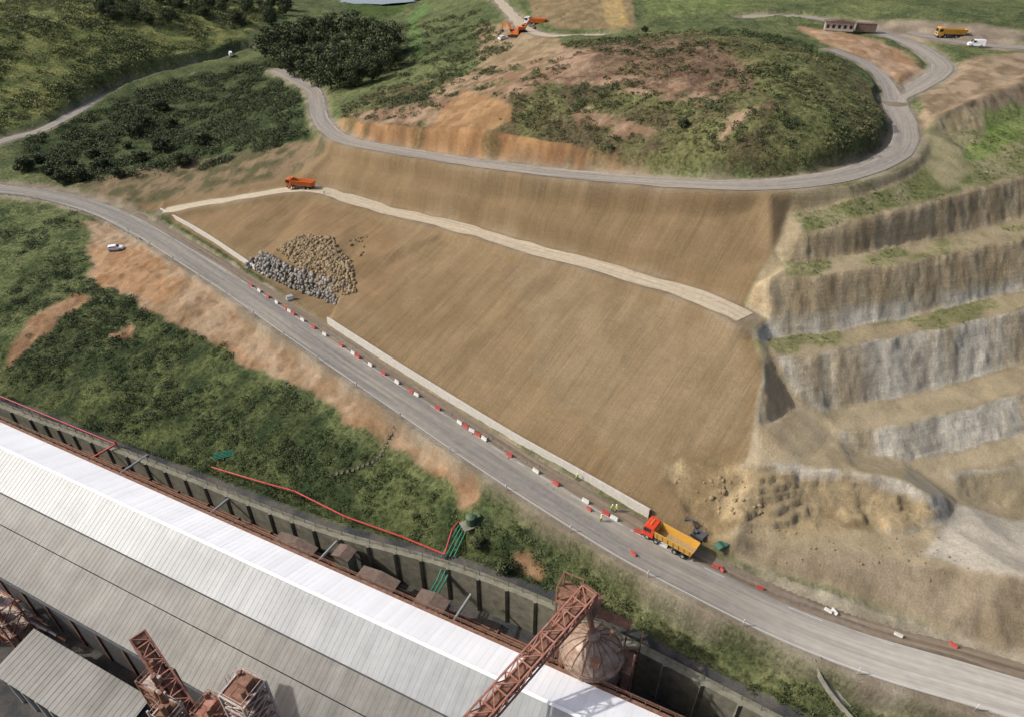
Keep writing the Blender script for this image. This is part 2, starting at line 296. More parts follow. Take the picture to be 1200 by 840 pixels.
def ground_mat():
    m=bpy.data.materials.new('ground_material'); m.use_nodes=True; nt=m.node_tree; N=nt.nodes; Lk=nt.links; b=N['Principled BSDF']
    b.inputs['Roughness'].default_value=.95; b.inputs['Specular IOR Level'].default_value=.1
    tc=N.new('ShaderNodeTexCoord'); a=N.new('ShaderNodeAttribute'); a.attribute_name='Col'; k=N.new('ShaderNodeAttribute'); k.attribute_name='Kind'
    sk=N.new('ShaderNodeSeparateXYZ'); Lk.new(k.outputs['Vector'],sk.inputs[0])
    def noise(scale,det,vec=None,rough=.6):
        n=N.new('ShaderNodeTexNoise'); n.inputs['Scale'].default_value=scale; n.inputs['Detail'].default_value=det; n.inputs['Roughness'].default_value=rough
        Lk.new(vec or tc.outputs['Object'],n.inputs['Vector']); return n.outputs['Fac']
    def mp(v,rot=(0,0,0),sc=(1,1,1)):
        n=N.new('ShaderNodeMapping'); n.inputs['Rotation'].default_value=rot; n.inputs['Scale'].default_value=sc; Lk.new(v,n.inputs[0]); return n.outputs[0]
    def rng_(v,a0,a1,b0,b1):
        n=N.new('ShaderNodeMapRange'); 
        for i,x in zip(('From Min','From Max','To Min','To Max'),(a0,a1,b0,b1)): n.inputs[i].default_value=x
        Lk.new(v,n.inputs['Value']); return n.outputs[0]
    def mth(op,x,y):
        n=N.new('ShaderNodeMath'); n.operation=op
        for i,q in enumerate((x,y)):
            if isinstance(q,(int,float)): n.inputs[i].default_value=q
            else: Lk.new(q,n.inputs[i])
        return n.outputs[0]
    def lerp(f,x,y):
        n=N.new('ShaderNodeMix'); Lk.new(f,n.inputs[0])
        for i,q in ((2,x),(3,y)):
            if isinstance(q,(int,float)): n.inputs[i].default_value=q
            else: Lk.new(q,n.inputs[i])
        return n.outputs[0]
    grit=rng_(noise(3.5,4,rough=.85),.36,.64,.82,1.18)
    fine=mth('MULTIPLY',rng_(noise(1.2,6),.3,.7,.82,1.16),grit)
    vegn=rng_(noise(1.1,8,rough=.75),.36,.64,.40,1.65)
    rot=mp(tc.outputs['Object'],(0,0,math.radians(-138.2)))
    rill=rng_(noise(1.0,4,mp(rot,sc=(2.8,.06,.06)),.6),.36,.64,.89,1.08)
    rill2=rng_(noise(1.0,3,mp(rot,sc=(.35,.03,.03)),.6),.3,.7,.95,1.04)
    roll=rng_(noise(1.0,5,mp(rot,sc=(.4,1.3,1.3)),.7),.3,.7,.92,1.08)
    rockv=rng_(noise(1.0,8,mp(tc.outputs['Object'],sc=(.9,.6,.45)),.75),.35,.65,.70,1.22)
    strata=rng_(noise(1.0,5,mp(tc.outputs['Object'],(0,.12,0),(.12,.12,2.2)),.7),.35,.65,.85,1.12)
    rock=mth('MULTIPLY',mth('MULTIPLY',rockv,strata),grit)
    f=lerp(sk.outputs[0],fine,vegn)
    f2=mth('MULTIPLY',mth('MULTIPLY',mth('MULTIPLY',rill,rill2),roll),grit)
    f=lerp(sk.outputs[1],f,f2); f=lerp(sk.outputs[2],f,rock)
    vm=N.new('ShaderNodeVectorMath'); vm.operation='SCALE'; Lk.new(a.outputs['Color'],vm.inputs[0]); Lk.new(f,vm.inputs['Scale']); Lk.new(vm.outputs[0],b.inputs['Base Color'])
    bp=N.new('ShaderNodeBump'); bp.inputs['Strength'].default_value=.6; bp.inputs['Distance'].default_value=.35; Lk.new(f,bp.inputs['Height']); Lk.new(bp.outputs['Normal'],b.inputs['Normal'])
    return m
def np_mesh(name,V,Fc,cols=None,smooth=False,mats=()):
    me=bpy.data.meshes.new(name); V=np.ascontiguousarray(V,np.float32); Fc=np.ascontiguousarray(Fc,np.int32)
    me.vertices.add(len(V)); me.vertices.foreach_set('co',V.ravel()); n=Fc.shape[1]
    me.loops.add(Fc.size); me.loops.foreach_set('vertex_index',Fc.ravel()); me.polygons.add(len(Fc))
    me.polygons.foreach_set('loop_start',np.arange(0,Fc.size,n,dtype=np.int32))
    if smooth: me.polygons.foreach_set('use_smooth',np.ones(len(Fc),bool))
    me.update(calc_edges=True)
    if cols:
        for nm,c in cols.items():
            at=me.attributes.new(nm,'FLOAT_COLOR','POINT'); cc=np.ones((len(V),4),np.float32); cc[:,:3]=c.reshape(-1,3); at.data.foreach_set('color',cc.ravel())
    for q in mats: me.materials.append(q)
    return me
def link(name,me,loc=(0,0,0),rz=0,parent=None):
    o=bpy.data.objects.new(name,me); scene.collection.objects.link(o); o.location=loc; o.rotation_euler=(0,0,rz)
    if parent: o.parent=parent
    return o
idx=np.arange(nx*ny).reshape(ny,nx)
q=np.stack([idx[:-1,:-1],idx[:-1,1:],idx[1:,1:],idx[1:,:-1]],-1).reshape(-1,4)
me=np_mesh('terrain',np.stack([GX,GY,Z],-1).reshape(-1,3),q,{'Col':C,'Kind':K},True,[ground_mat()])
link('terrain',me)
def G(x,y): return float(sample(Z,x,y))
def SW(u,v): return S(u,v,Z)
# ------------------------------------------------------------------ roads
def ribbon(name,c,hw,m,dz=0.0,off=0.0,cols=(-1,-.5,0,.5,1),jit=.0,drape=False,gap=None,prof=None):
    c=offset(c,off) if off else c
    T=np.gradient(c[:,:2],axis=0); T/=np.linalg.norm(T,axis=1)[:,None]+1e-9
    V=[];n=len(cols)
    for i in range(len(c)):
        for j,k in enumerate(cols):
            w=hw*k*(1+(jit*(vn(np.array([i*.31]),np.array([k*9.]),77)[0]-.5) if abs(k)==1 else 0))
            x=c[i,0]-T[i,1]*w; y=c[i,1]+T[i,0]*w
            V.append((x,y,(c[i,2]+dz if not drape else G(x,y)+dz)+(prof[j] if prof else 0)))
    Fc=[]
    for i in range(len(c)-1):
        if gap and vn(np.array([i*.6]),np.array([3.]),5)[0]<gap: continue
        for k in range(n-1): a=i*n+k; Fc.append((a+1,a,a+n,a+n+1))
    me=np_mesh(name,np.array(V),np.array(Fc),None,not prof,[m])
    uv=me.attributes.new('across','FLOAT_VECTOR','POINT')
    d=np.zeros((len(V),3),np.float32); L_=np.concatenate([[0],np.cumsum(np.linalg.norm(np.diff(c[:,:2],axis=0),axis=1))])
    d[:,0]=np.tile(np.array(cols)*hw,len(c)); d[:,1]=np.repeat(L_,n); uv.data.foreach_set('vector',d.ravel())
    return link(name,me)
def road_mat(name,c1,c2,track=.12,dusty=None,conc_from=None):
    m=mat(name,c1,.9,0,c2,.15,1.2); nt=m.node_tree;N=nt.nodes;Lk=nt.links;b=N['Principled BSDF']; src=b.inputs['Base Color'].links[0].from_socket
    a=N.new('ShaderNodeAttribute'); a.attribute_name='across'
    def str_(sc,lo,hi,f0=.3,f1=.7):
        mp=N.new('ShaderNodeMapping'); mp.inputs['Scale'].default_value=sc
        n=N.new('ShaderNodeTexNoise'); n.inputs['Scale'].default_value=1; n.inputs['Detail'].default_value=5; Lk.new(a.outputs['Vector'],mp.inputs[0]); Lk.new(mp.outputs[0],n.inputs['Vector'])
        r=N.new('ShaderNodeMapRange'); r.inputs['From Min'].default_value=f0; r.inputs['From Max'].default_value=f1; r.inputs['To Min'].default_value=lo; r.inputs['To Max'].default_value=hi
        Lk.new(n.outputs['Fac'],r.inputs['Value']); return r.outputs[0]
    if dusty:
        mx=N.new('ShaderNodeMix'); mx.data_type='RGBA'; Lk.new(str_((.35,.02,1),0,1,.4,.65),mx.inputs[0]); Lk.new(src,mx.inputs[6]); mx.inputs[7].default_value=(*dusty,1); src=mx.outputs[2]
    if conc_from:
        sp=N.new('ShaderNodeSeparateXYZ'); Lk.new(a.outputs['Vector'],sp.inputs[0]); r=N.new('ShaderNodeMapRange'); r.inputs['From Min'].default_value=conc_from; r.inputs['From Max'].default_value=conc_from+22; Lk.new(sp.outputs[1],r.inputs['Value'])
        mx=N.new('ShaderNodeMix'); mx.data_type='RGBA'; Lk.new(r.outputs[0],mx.inputs[0]); Lk.new(src,mx.inputs[6]); mx.inputs[7].default_value=(.38,.355,.31,1); src=mx.outputs[2]
    v=N.new('ShaderNodeVectorMath'); v.operation='SCALE'; Lk.new(src,v.inputs[0]); Lk.new(str_((1.6,.035,1),1-track*2,1+track*1.5),v.inputs['Scale'])
    v2=N.new('ShaderNodeVectorMath'); v2.operation='SCALE'; Lk.new(v.outputs[0],v2.inputs[0]); Lk.new(str_((1.2,.5,1),.9,1.08),v2.inputs['Scale'])
    Lk.new(v2.outputs[0],b.inputs['Base Color']); return m
lr=CL['lower_road']; cumlr=np.concatenate([[0],np.cumsum(np.hypot(np.diff(lr[:,0]),np.diff(lr[:,1])))])
pc=W(850,690,0); lc=float(cumlr[int(np.argmin(np.hypot(lr[:,0]-pc[0],lr[:,1]-pc[1])))])
asph=road_mat('asphalt_road',(.165,.155,.14),(.215,.20,.18),.12,(.27,.245,.205),lc); asph2=road_mat('upper_asphalt',(.19,.175,.155),(.255,.23,.20),.12,(.29,.255,.21))
gravel=road_mat('gravel_track',(.35,.29,.205),(.44,.38,.285),.1); strip=road_mat('working_strip',(.12,.10,.08),(.22,.175,.13),.2,(.19,.145,.10))
paintw=mat('road_paint',(.36,.35,.32),.7,0,(.55,.55,.52),0,4); conc=mat('concrete',(.40,.375,.33),.85,0,(.52,.50,.45),.2,1.5)
ribbon('road',lr,3.3,asph,.0,-.6)
iw=int(len(lr)*.30)
ribbon('working_strip',lr[iw:],1.9,strip,-.02,4.3,(-1,0,1),.4)
ribbon('road_marking',lr,.06,paintw,.006,-3.6,(-1,1),0,gap=.1); ribbon('road_marking',lr,.05,paintw,.006,2.3,(-1,1),0,gap=.55)
ribbon('road',CL['upper_road'],2.9,asph2,0,0,jit=.2); ribbon('road',CL['hill_road'],2.4,asph2,0,jit=.3)
ribbon('track',CL['bench_road'],2.3,gravel,-.03,0,jit=.5); ribbon('track',CL['fork_road'],1.9,asph2,-.012,jit=.3)
ribbon('track',CL['top_road'],2.6,gravel,-.01,0,jit=.5); ribbon('road',CL['east_road'],2.4,asph2,-.008,0,jit=.3)
ribbon('road_marking',CL['upper_road'],.05,paintw,.006,2.5,(-1,1),gap=.45)
# ------------------------------------------------------------------ mesh builder
class MB:
    def __init__(s): s.v=[];s.f=[];s.m=[]
    def add(s,vs,fs,mi):
        n=len(s.v); s.v+=[tuple(v) for v in vs]; s.f+=[tuple(i+n for i in f) for f in fs]; s.m+=[mi]*len(fs)
    def box(s,c,d,mi=0,rz=0,top=1.0,R=None):
        vs=[]
        for z in(-.5,.5):
            k=top if z>0 else 1
            for x,y in((-.5,-.5),(.5,-.5),(.5,.5),(-.5,.5)): vs.append(Vector((x*d[0]*k,y*d[1]*k,z*d[2])))
        M=R or Matrix.Rotation(rz,3,'Z'); vs=[M@v+Vector(c) for v in vs]
        s.add(vs,[(3,2,1,0),(4,5,6,7),(0,1,5,4),(1,2,6,5),(2,3,7,6),(3,0,4,7)],mi)
    def beam(s,p,q,w,mi=0,h=None):
        p,q=Vector(p),Vector(q); d=q-p
        if d.length<1e-6: return
        R=d.to_track_quat('X','Z').to_matrix(); s.box((p+q)/2,(d.length,w,h or w),mi,R=R)
    def cyl(s,p,q,r0,r1=None,n=10,mi=0,caps=True):
        r1=r0 if r1 is None else r1; p,q=Vector(p),Vector(q); R=(q-p).to_track_quat('Z','Y').to_matrix(); vs=[]
        for c,r in((p,r0),(q,r1)):
            for i in range(n): a=2*math.pi*i/n; vs.append(c+R@Vector((math.cos(a)*r,math.sin(a)*r,0)))
        fs=[(i,(i+1)%n,n+(i+1)%n,n+i) for i in range(n)]
        if caps: fs+=[tuple(range(n-1,-1,-1)),tuple(range(n,2*n))]
        s.add(vs,fs,mi)
    def prism(s,pts,y0,y1,mi=0):
        n=len(pts); vs=[(x,y0,z) for x,z in pts]+[(x,y1,z) for x,z in pts]
        s.add(vs,[(i,(i+1)%n,n+(i+1)%n,n+i) for i in range(n)]+[tuple(range(n-1,-1,-1)),tuple(range(n,2*n))],mi)
    def lathe(s,prof,n=24,mi=0,c=(0,0,0)):
        vs=[(c[0]+r*math.cos(2*math.pi*i/n),c[1]+r*math.sin(2*math.pi*i/n),c[2]+z) for r,z in prof for i in range(n)]
        s.add(vs,[(k*n+i,k*n+(i+1)%n,(k+1)*n+(i+1)%n,(k+1)*n+i) for k in range(len(prof)-1) for i in range(n)],mi)
    def mesh(s,name,mats,smooth=False):
        me=bpy.data.meshes.new(name); me.from_pydata(s.v,[],s.f)
        for q in mats: me.materials.append(q)
        me.polygons.foreach_set('material_index',s.m)
        if smooth: me.polygons.foreach_set('use_smooth',[True]*len(s.f))
        me.update(); return me
    def obj(s,name,mats,loc=(0,0,0),rz=0,bevel=0,parent=None,smooth=False):
        o=link(name,s.mesh(name,mats,smooth),loc,rz,parent)
        if bevel: b=o.modifiers.new('b','BEVEL'); b.width=bevel; b.segments=2; b.limit_method='ANGLE'
        return o
# ------------------------------------------------------------------ foliage
def leaf_mat(name):
    m=bpy.data.materials.new(name); m.use_nodes=True; nt=m.node_tree;N=nt.nodes;Lk=nt.links;b=N['Principled BSDF']
    b.inputs['Roughness'].default_value=.7; b.inputs['Specular IOR Level'].default_value=.2
    a=N.new('ShaderNodeAttribute'); a.attribute_name='Col'; Lk.new(a.outputs['Color'],b.inputs['Base Color'])
    return m
leafm=leaf_mat('foliage'); bark=mat('bark',(.08,.06,.045),.9)
def cards(cen,size,colr,up=.5):
    n=len(cen); d=rng.normal(size=(n,3)); d[:,2]=np.abs(d[:,2])+up; d/=np.linalg.norm(d,axis=1)[:,None]
    t=rng.normal(size=(n,3)); a=np.cross(d,t); a/=np.linalg.norm(a,axis=1)[:,None]; b=np.cross(d,a)
    a=a*size[:,None]; b=b*(size*.6)[:,None]
    V=np.stack([cen-a*.5,cen+b*.5,cen+a*.5,cen-b*.5],1).reshape(-1,3)
    return V,np.arange(4*n).reshape(-1,4),np.repeat(colr,4,0)
def scatter(name,mask,n,rad,leaves,leafs,c1,c2,xr,yr,flat=.6,thr=(.3,.6),seed=5,f=.12):
    x=rng.uniform(*xr,n*3); y=rng.uniform(*yr,n*3); w=sample(mask,x,y)*sm(thr[0],thr[1],fbm(x,y,f,3,seed))
    k=(w>rng.uniform(.15,1,len(x)))&(sample(roadmask,x,y)<.1); x=x[k][:n]; y=y[k][:n]; m=len(x)
    if m==0: return
    r=rng.uniform(rad[0],rad[1],m)**1.0; z=sample(Z,x,y)
    base=np.array(c1)+(np.array(c2)-np.array(c1))*(fbm(x,y,.1,3,seed+9)[:,None]*.5+rng.uniform(0,.5,(m,1)))
    base=base*rng.uniform(.7,1.3,(m,1))
    P=rng.normal(size=(m,leaves,3)); P/=np.linalg.norm(P,axis=2)[...,None]; P*=rng.uniform(.55,1,(m,leaves,1)); P[...,2]=np.abs(P[...,2])*flat
    cen=np.stack([x,y,z],-1)[:,None]+P*r[:,None,None]
    col_=base[:,None]*rng.uniform(.75,1.3,(m,leaves,1))
    sz=(leafs*rng.uniform(.7,1.3,(m,leaves))*np.sqrt(r/np.mean(rad))[:,None])
    V,Fc,cc=cards(cen.reshape(-1,3),sz.reshape(-1),col_.reshape(-1,3))
    link(name,np_mesh(name,V,Fc,{'Col':cc},False,[leafm]))
hillz=zone([(0,160),(60,140),(140,92),(280,48),(330,15),(340,-15),(-250,-15),(-250,190)])
valz=zone([(30,165),(60,158),(150,115),(250,85),(330,68),(352,110),(362,155),(340,170),(210,205),(100,212),(30,190)])
knoz=zone([(395,130),(440,105),(520,90),(640,60),(720,45),(950,50),(1040,120),(1035,180),(920,200),(700,178),(560,140),(400,140)])
lowz=zone([(0,240),(90,250),(110,330),(200,375),(330,460),(440,520),(540,590),(640,640),(700,715),(640,700),(520,655),(230,560),(0,468),(-200,400),(-200,240)])
lowd=zone([(0,440),(60,380),(130,340),(200,370),(260,400),(330,470),(440,530),(520,590),(640,660),(700,715),(640,700),(520,655),(230,560),(0,470)])
topz=zone([(470,95),(455,30),(560,15),(600,60),(520,95)]); stripz=zone([(560,560),(640,600),(740,650),(920,740),(1200,840),(1200,950),(880,820),(640,700)])
quz=np.clip(gr+ledge,0,1)
scatter('hillside_scrub',hillz,8000,(.8,2.0),30,.55,(.085,.105,.035),(.22,.225,.078),(-330,-80),(230,460),.8,seed=3)
scatter('dark_gorse',hillz,1500,(1.4,3.0),40,.7,(.04,.055,.022),(.08,.10,.04),(-330,-80),(230,460),.8,(.52,.66),seed=83,f=.05)
scatter('valley_scrub',valz,6000,(.9,2.0),32,.5,(.035,.05,.02),(.085,.105,.04),(-200,-60),(215,380),.9,seed=4)
scatter('knoll_scrub',knoz*veg,4500,(.4,1.1),30,.35,(.06,.054,.028),(.14,.145,.055),(-60,120),(135,300),.8,(.36,.58),seed=6)
scatter('knoll_gorse',knoz*veg,1800,(.9,1.9),50,.42,(.028,.042,.017),(.075,.10,.036),(-60,120),(135,300),.8,(.48,.6),seed=86,f=.09)
scatter('slope_scrub',lowd*veg,3600,(.4,1.2),40,.3,(.025,.042,.014),(.08,.105,.036),(-150,25),(55,180),.8,(.38,.6),seed=8)
scatter('slope_bramble',lowz*veg,1700,(.9,2.1),70,.36,(.012,.022,.008),(.045,.062,.022),(-190,25),(55,230),.7,(.46,.57),seed=88,f=.07)
scatter('slope_grass',lowz*veg,8000,(.25,.6),12,.25,(.055,.08,.025),(.14,.155,.058),(-190,25),(55,230),.7,seed=9)
scatter('verge_grass',stripz*veg,5000,(.2,.5),12,.24,(.055,.075,.028),(.14,.145,.065),(-10,70),(38,95),.7,seed=10)
scatter('verge_scrub',stripz*veg,800,(.5,1.2),50,.3,(.025,.038,.014),(.07,.085,.032),(-10,70),(38,95),.7,(.46,.58),seed=90)
scatter('plateau_scrub',topz,1500,(.8,1.8),34,.5,(.045,.06,.022),(.12,.13,.05),(-80,10),(240,420),.8,seed=12)
scatter('quarry_grass',quz*veg,5000,(.2,.6),12,.26,(.08,.10,.035),(.19,.18,.085),(50,160),(90,210),.7,seed=13)
def tree_mesh(name,h,r,seed,c1,c2):
    random.seed(seed); mb=MB(); trunk=.3
    top=Vector((random.uniform(-.6,.6),random.uniform(-.6,.6),h*.6)); mb.cyl((0,0,-.5),top*.5,trunk,trunk*.7,8,0); mb.cyl(top*.5,top,trunk*.7,.12,8,0)
    cl=[]
    for i in range(40):
        a=random.uniform(0,6.28); e=random.uniform(-.8,1); rr=r*math.sqrt(max(0,1-e*e*.85))*random.uniform(.4,1)
        p=Vector((math.cos(a)*rr,math.sin(a)*rr,h*.52+e*h*.38)); cl.append((p,random.uniform(.24,.42)*r))
        if i%3==0: mb.cyl(top*random.uniform(.4,.95),p,.11,.03,5,0)
    V=[];Cc=[];Sz=[]
    for p,cr in cl:
        n=75; d=rng.normal(size=(n,3)); d/=np.linalg.norm(d,axis=1)[:,None]; d*=rng.uniform(.5,1,(n,1))
        tone=rng.uniform(0,1); b=np.array(c1)*(1-tone)+np.array(c2)*tone
        V.append(np.array(p)+d*cr*np.array([1,1,.75])); Cc.append(b*rng.uniform(.7,1.3,(n,1))); Sz.append(rng.uniform(.5,.95,n)*(r/5.2)**.5)
    LV,LF,LC=cards(np.concatenate(V),np.concatenate(Sz),np.concatenate(Cc),.2)
    nb=len(mb.v); me=bpy.data.meshes.new(name); me.from_pydata(mb.v+LV.tolist(),[],mb.f+(LF+nb).tolist())
    at=me.attributes.new('Col','FLOAT_COLOR','POINT'); cc=np.ones((nb+len(LV),4),np.float32); cc[nb:,:3]=LC; at.data.foreach_set('color',cc.ravel())
    me.materials.append(bark); me.materials.append(leafm); me.polygons.foreach_set('material_index',[0]*len(mb.f)+[1]*len(LF)); return me
trees=[tree_mesh('tree_%d'%i,10+i,5.2+.5*i,60+i,(.035,.05,.022),(.12,.135,.058)) for i in range(3)]
shrubs=[tree_mesh('shrub_%d'%i,3.6,2.6,80+i,(.05,.065,.03),(.12,.135,.06)) for i in range(2)]
random.seed(21)
tp=[(345,90),(365,100),(388,105),(412,103),(436,95),(458,82),(350,74),(380,76),(410,76),(440,76),(398,88),(425,88),(365,86),(335,78),(455,66),(332,62),(350,60),(375,60),(400,60),(425,60),(445,56),(360,48),(390,46),(415,46),(340,50),(435,44),(320,70)]
for i,(u,v) in enumerate(tp):
    x,y,z=SW(u,v); o=link('broadleaf_tree',trees[i%3],(x,y,z),random.uniform(0,6)); o.scale=[random.uniform(.75,1.25)]*3
for i in range(40):
    u=random.uniform(120,340); x,y,z=SW(u,random.uniform(2,30)); o=link('hillside_tree',trees[i%3],(x,y,z),random.uniform(0,6)); o.scale=[random.uniform(.4,.75)]*3
for i,(u,v) in enumerate([(95,212),(120,200),(140,208),(165,190),(190,178),(60,205),(75,215),(190,130),(170,150),(30,200),(215,195),(240,170),(755,38),(800,150),(590,670),(560,640),(150,175),(110,185),(85,195),(45,190),(160,160),(200,150)]):
    x,y,z=SW(u,v); o=link('shrub',shrubs[i%2],(x,y,z),random.uniform(0,6)); o.scale=[random.uniform(.7,1.3) if v<400 and u<700 else .5]*3
# ------------------------------------------------------------------ rocks
def rock_mesh(name,centres,sizes,m,seed=1,flat=1):
    bm=bmesh.new(); bmesh.ops.create_icosphere(bm,subdivisions=1,radius=1); bv=np.array([v.co[:] for v in bm.verts]); bf=np.array([[v.index for v in f.verts] for f in bm.faces]); bm.free()
    V=[];Fc=[];rg=np.random.default_rng(seed)
    for c,s in zip(centres,sizes):
        q=bv.copy(); q=np.sign(q)*np.abs(q)**.45; q*=rg.uniform(.82,1.15,(len(q),1)); q*=rg.uniform(.6,1.15,3)*s
        R=np.linalg.qr(rg.normal(size=(3,3))*.8+np.eye(3))[0]
        q=q@R+np.array(c); Fc.append(bf+len(V)*len(bv)); V.append(q)
    return link(name,np_mesh(name,np.concatenate(V),np.concatenate(Fc),None,False,[m]))
stoneg=mat('grey_stone',(.09,.085,.08),.9,0,(.34,.315,.28),.4,.6); stonet=mat('tan_stone',(.13,.095,.055),.9,0,(.33,.25,.15),.4,.55)
def fill(poly,n,smin,smax,lift=.25):
    P=[SW(*p) for p in poly]; xs=[p[0] for p in P]; ys=[p[1] for p in P]; c=[];s=[]
    while len(c)<n:
        x=random.uniform(min(xs),max(xs)); y=random.uniform(min(ys),max(ys))
        if pip(P,np.array([x]),np.array([y]))[0]:
            q=smin+(smax-smin)*random.random()**2; c.append((x,y,G(x,y)+q*lift)); s.append(q)
    return c,s
c,s=fill([(322,294),(350,276),(388,278),(412,308),(418,343),(400,347),(360,324)],1300,.22,.62,.1); rock_mesh('rock_pile',c,s,stonet,2)
rl=catmull([W(290,315,.1)]+LW['riprap_foot'][:3],.85); c=[];s=[]
for i in range(len(rl)):
    hh=7 if i>5 else 2+i
    for k in range(hh):
        dx,dy=.56,.83; o_=k*.36+random.uniform(-.2,.2)
        c.append((rl[i,0]+dx*o_+random.uniform(-.3,.3),rl[i,1]+dy*o_+random.uniform(-.2,.2),.4+k*.72+random.uniform(-.2,.2))); s.append(random.uniform(.36,.68))
rock_mesh('rock_retaining_wall',c,s,stoneg,3)
c,s=fill([(785,556),(830,550),(880,565),(900,600),(850,606),(810,585)],45,.12,.45,-.1); rock_mesh('rock_outcrop',c,s,stonet,4)
c,s=fill([(405,280),(430,278),(425,300),(410,300)],14,.25,.45); rock_mesh('boulders',c,s,stonet,5)
c,s=fill([(870,610),(1000,630),(1100,625),(1190,700),(1100,690),(900,660)],120,.05,.2); rock_mesh('scattered_rocks',c,s,stonet,6)
c,s=fill([(350,370),(600,545),(760,640),(740,625),(600,525),(385,385)],40,.1,.25); rock_mesh('loose_stones',c,s,stoneg,7)
# ------------------------------------------------------------------ walls
def wall_along(name,line,th,h,m,base=-.6,cap=None,pil=None,step=1.2,side=0):
    c=catmull([(p[0],p[1],p[2]) for p in line],step); mb=MB(); A=offset(c,th/2+side); B=offset(c,-th/2+side)
    n=len(c); 
    for i in range(n-1):
        z0,z1=c[i,2],c[i+1,2]
        p=[(A[i,0],A[i,1]),(B[i,0],B[i,1]),(B[i+1,0],B[i+1,1]),(A[i+1,0],A[i+1,1])]; zb=[z0,z0,z1,z1]
        vs=[(x,y,z+base) for (x,y),z in zip(p,zb)]+[(x,y,z+h) for (x,y),z in zip(p,zb)]
        mb.add(vs,[(4,5,6,7),(0,1,5,4),(2,3,7,6),(1,2,6,5),(3,0,4,7)],0)
        if pil and i%pil==0: mb.beam((B[i,0],B[i,1],z0+base),(B[i,0],B[i,1],z0+h+.05),.5,0)
    return mb.obj(name,[m]),c
wall_along('retaining_wall',LW['bank_wall_a'],.4,1.7,conc); wall_along('retaining_wall',LW['bank_wall_b'],.4,2.0,conc)
dconc=mat('dark_mossy_concrete',(.12,.115,.08),.9,0,(.26,.245,.19),.3,.7)
wl=[(p[0]+fn[0]*.75,p[1]+fn[1]*.75,p[2]) for p in LW['wall_top']]
o,wc=wall_along('factory_retaining_wall',wl,1.5,.5,dconc,-9.5,pil=4,step=1.3)
# ------------------------------------------------------------------ factory (local frame a,s,z)
rust=mat('rusty_steel',(.13,.065,.04),.8,0,(.28,.15,.10),.3,1.6); rustp=mat('faded_red_paint',(.24,.085,.055),.7,0,(.40,.21,.155),.2,1.2)
steel=mat('galvanised_steel',(.32,.32,.31),.5,.4,(.45,.45,.44),0,2); redp=mat('red_pipe_paint',(.38,.045,.035),.5); greenp=mat('green_pipe_paint',(.03,.18,.11),.5)
dark=mat('dark_cladding',(.05,.052,.055),.8,0,(.10,.10,.10),.1,1.5); glass=mat('window_glass',(.02,.025,.03),.1,spec=.6)
def roof_mat(name,c1,c2,rough,spec=.5,stain=.35):
    m=bpy.data.materials.new(name); m.use_nodes=True; nt=m.node_tree;N=nt.nodes;Lk=nt.links;b=N['Principled BSDF']; b.inputs['Roughness'].default_value=rough; b.inputs['Specular IOR Level'].default_value=spec
    tc=N.new('ShaderNodeTexCoord')
    def nz(sc,det=7):
        mp=N.new('ShaderNodeMapping'); mp.inputs['Scale'].default_value=sc; n=N.new('ShaderNodeTexNoise'); n.inputs['Scale'].default_value=1; n.inputs['Detail'].default_value=det; n.inputs['Roughness'].default_value=.7
        Lk.new(tc.outputs['Object'],mp.inputs[0]); Lk.new(mp.outputs[0],n.inputs['Vector']); return n.outputs['Fac']
    cr=N.new('ShaderNodeValToRGB'); e=cr.color_ramp.elements; e[0].position=.28; e[1].position=.68; e[0].color=(*c1,1); e[1].color=(*c2,1); Lk.new(nz((.45,.07,.09)),cr.inputs['Fac'])
    m2=N.new('ShaderNodeMapping'); m2.inputs['Scale'].default_value=(1,.12,0); w=N.new('ShaderNodeTexWhiteNoise'); fl=N.new('ShaderNodeVectorMath'); fl.operation='FLOOR'
    Lk.new(tc.outputs['Object'],m2.inputs[0]); Lk.new(m2.outputs[0],fl.inputs[0]); Lk.new(fl.outputs[0],w.inputs['Vector'])
    r=N.new('ShaderNodeMapRange'); r.inputs['To Min'].default_value=.95; r.inputs['To Max'].default_value=1.03; Lk.new(w.outputs['Value'],r.inputs['Value'])
    v=N.new('ShaderNodeVectorMath'); v.operation='SCALE'; Lk.new(cr.outputs['Color'],v.inputs[0]); Lk.new(r.outputs[0],v.inputs['Scale'])
    r2=N.new('ShaderNodeMapRange'); r2.inputs['From Min'].default_value=.35; r2.inputs['From Max'].default_value=.6; r2.inputs['To Min'].default_value=1-stain; r2.inputs['To Max'].default_value=1.05; Lk.new(nz((.06,.1,.1),5),r2.inputs['Value'])
    v2=N.new('ShaderNodeVectorMath'); v2.operation='SCALE'; Lk.new(v.outputs[0],v2.inputs[0]); Lk.new(r2.outputs[0],v2.inputs['Scale']); Lk.new(v2.outputs[0],b.inputs['Base Color'])
    return m
rglare=roof_mat('sun_glare_roof_sheet',(.86,.87,.88),(.92,.92,.92),.3,.5,.03); rgrey=roof_mat('grey_roof_sheet',(.26,.27,.27),(.36,.37,.365),.5,.5,.18); rdark=roof_mat('stained_roof_sheet',(.14,.13,.11),(.25,.24,.215),.6,.4,.3)  # first sheet: sun glare on the back slope painted as a near-white base colour
par=bpy.data.objects.new('industrial_shed',None); scene.collection.objects.link(par); par.rotation_euler=(0,0,FR)
A0,A1=-60,235
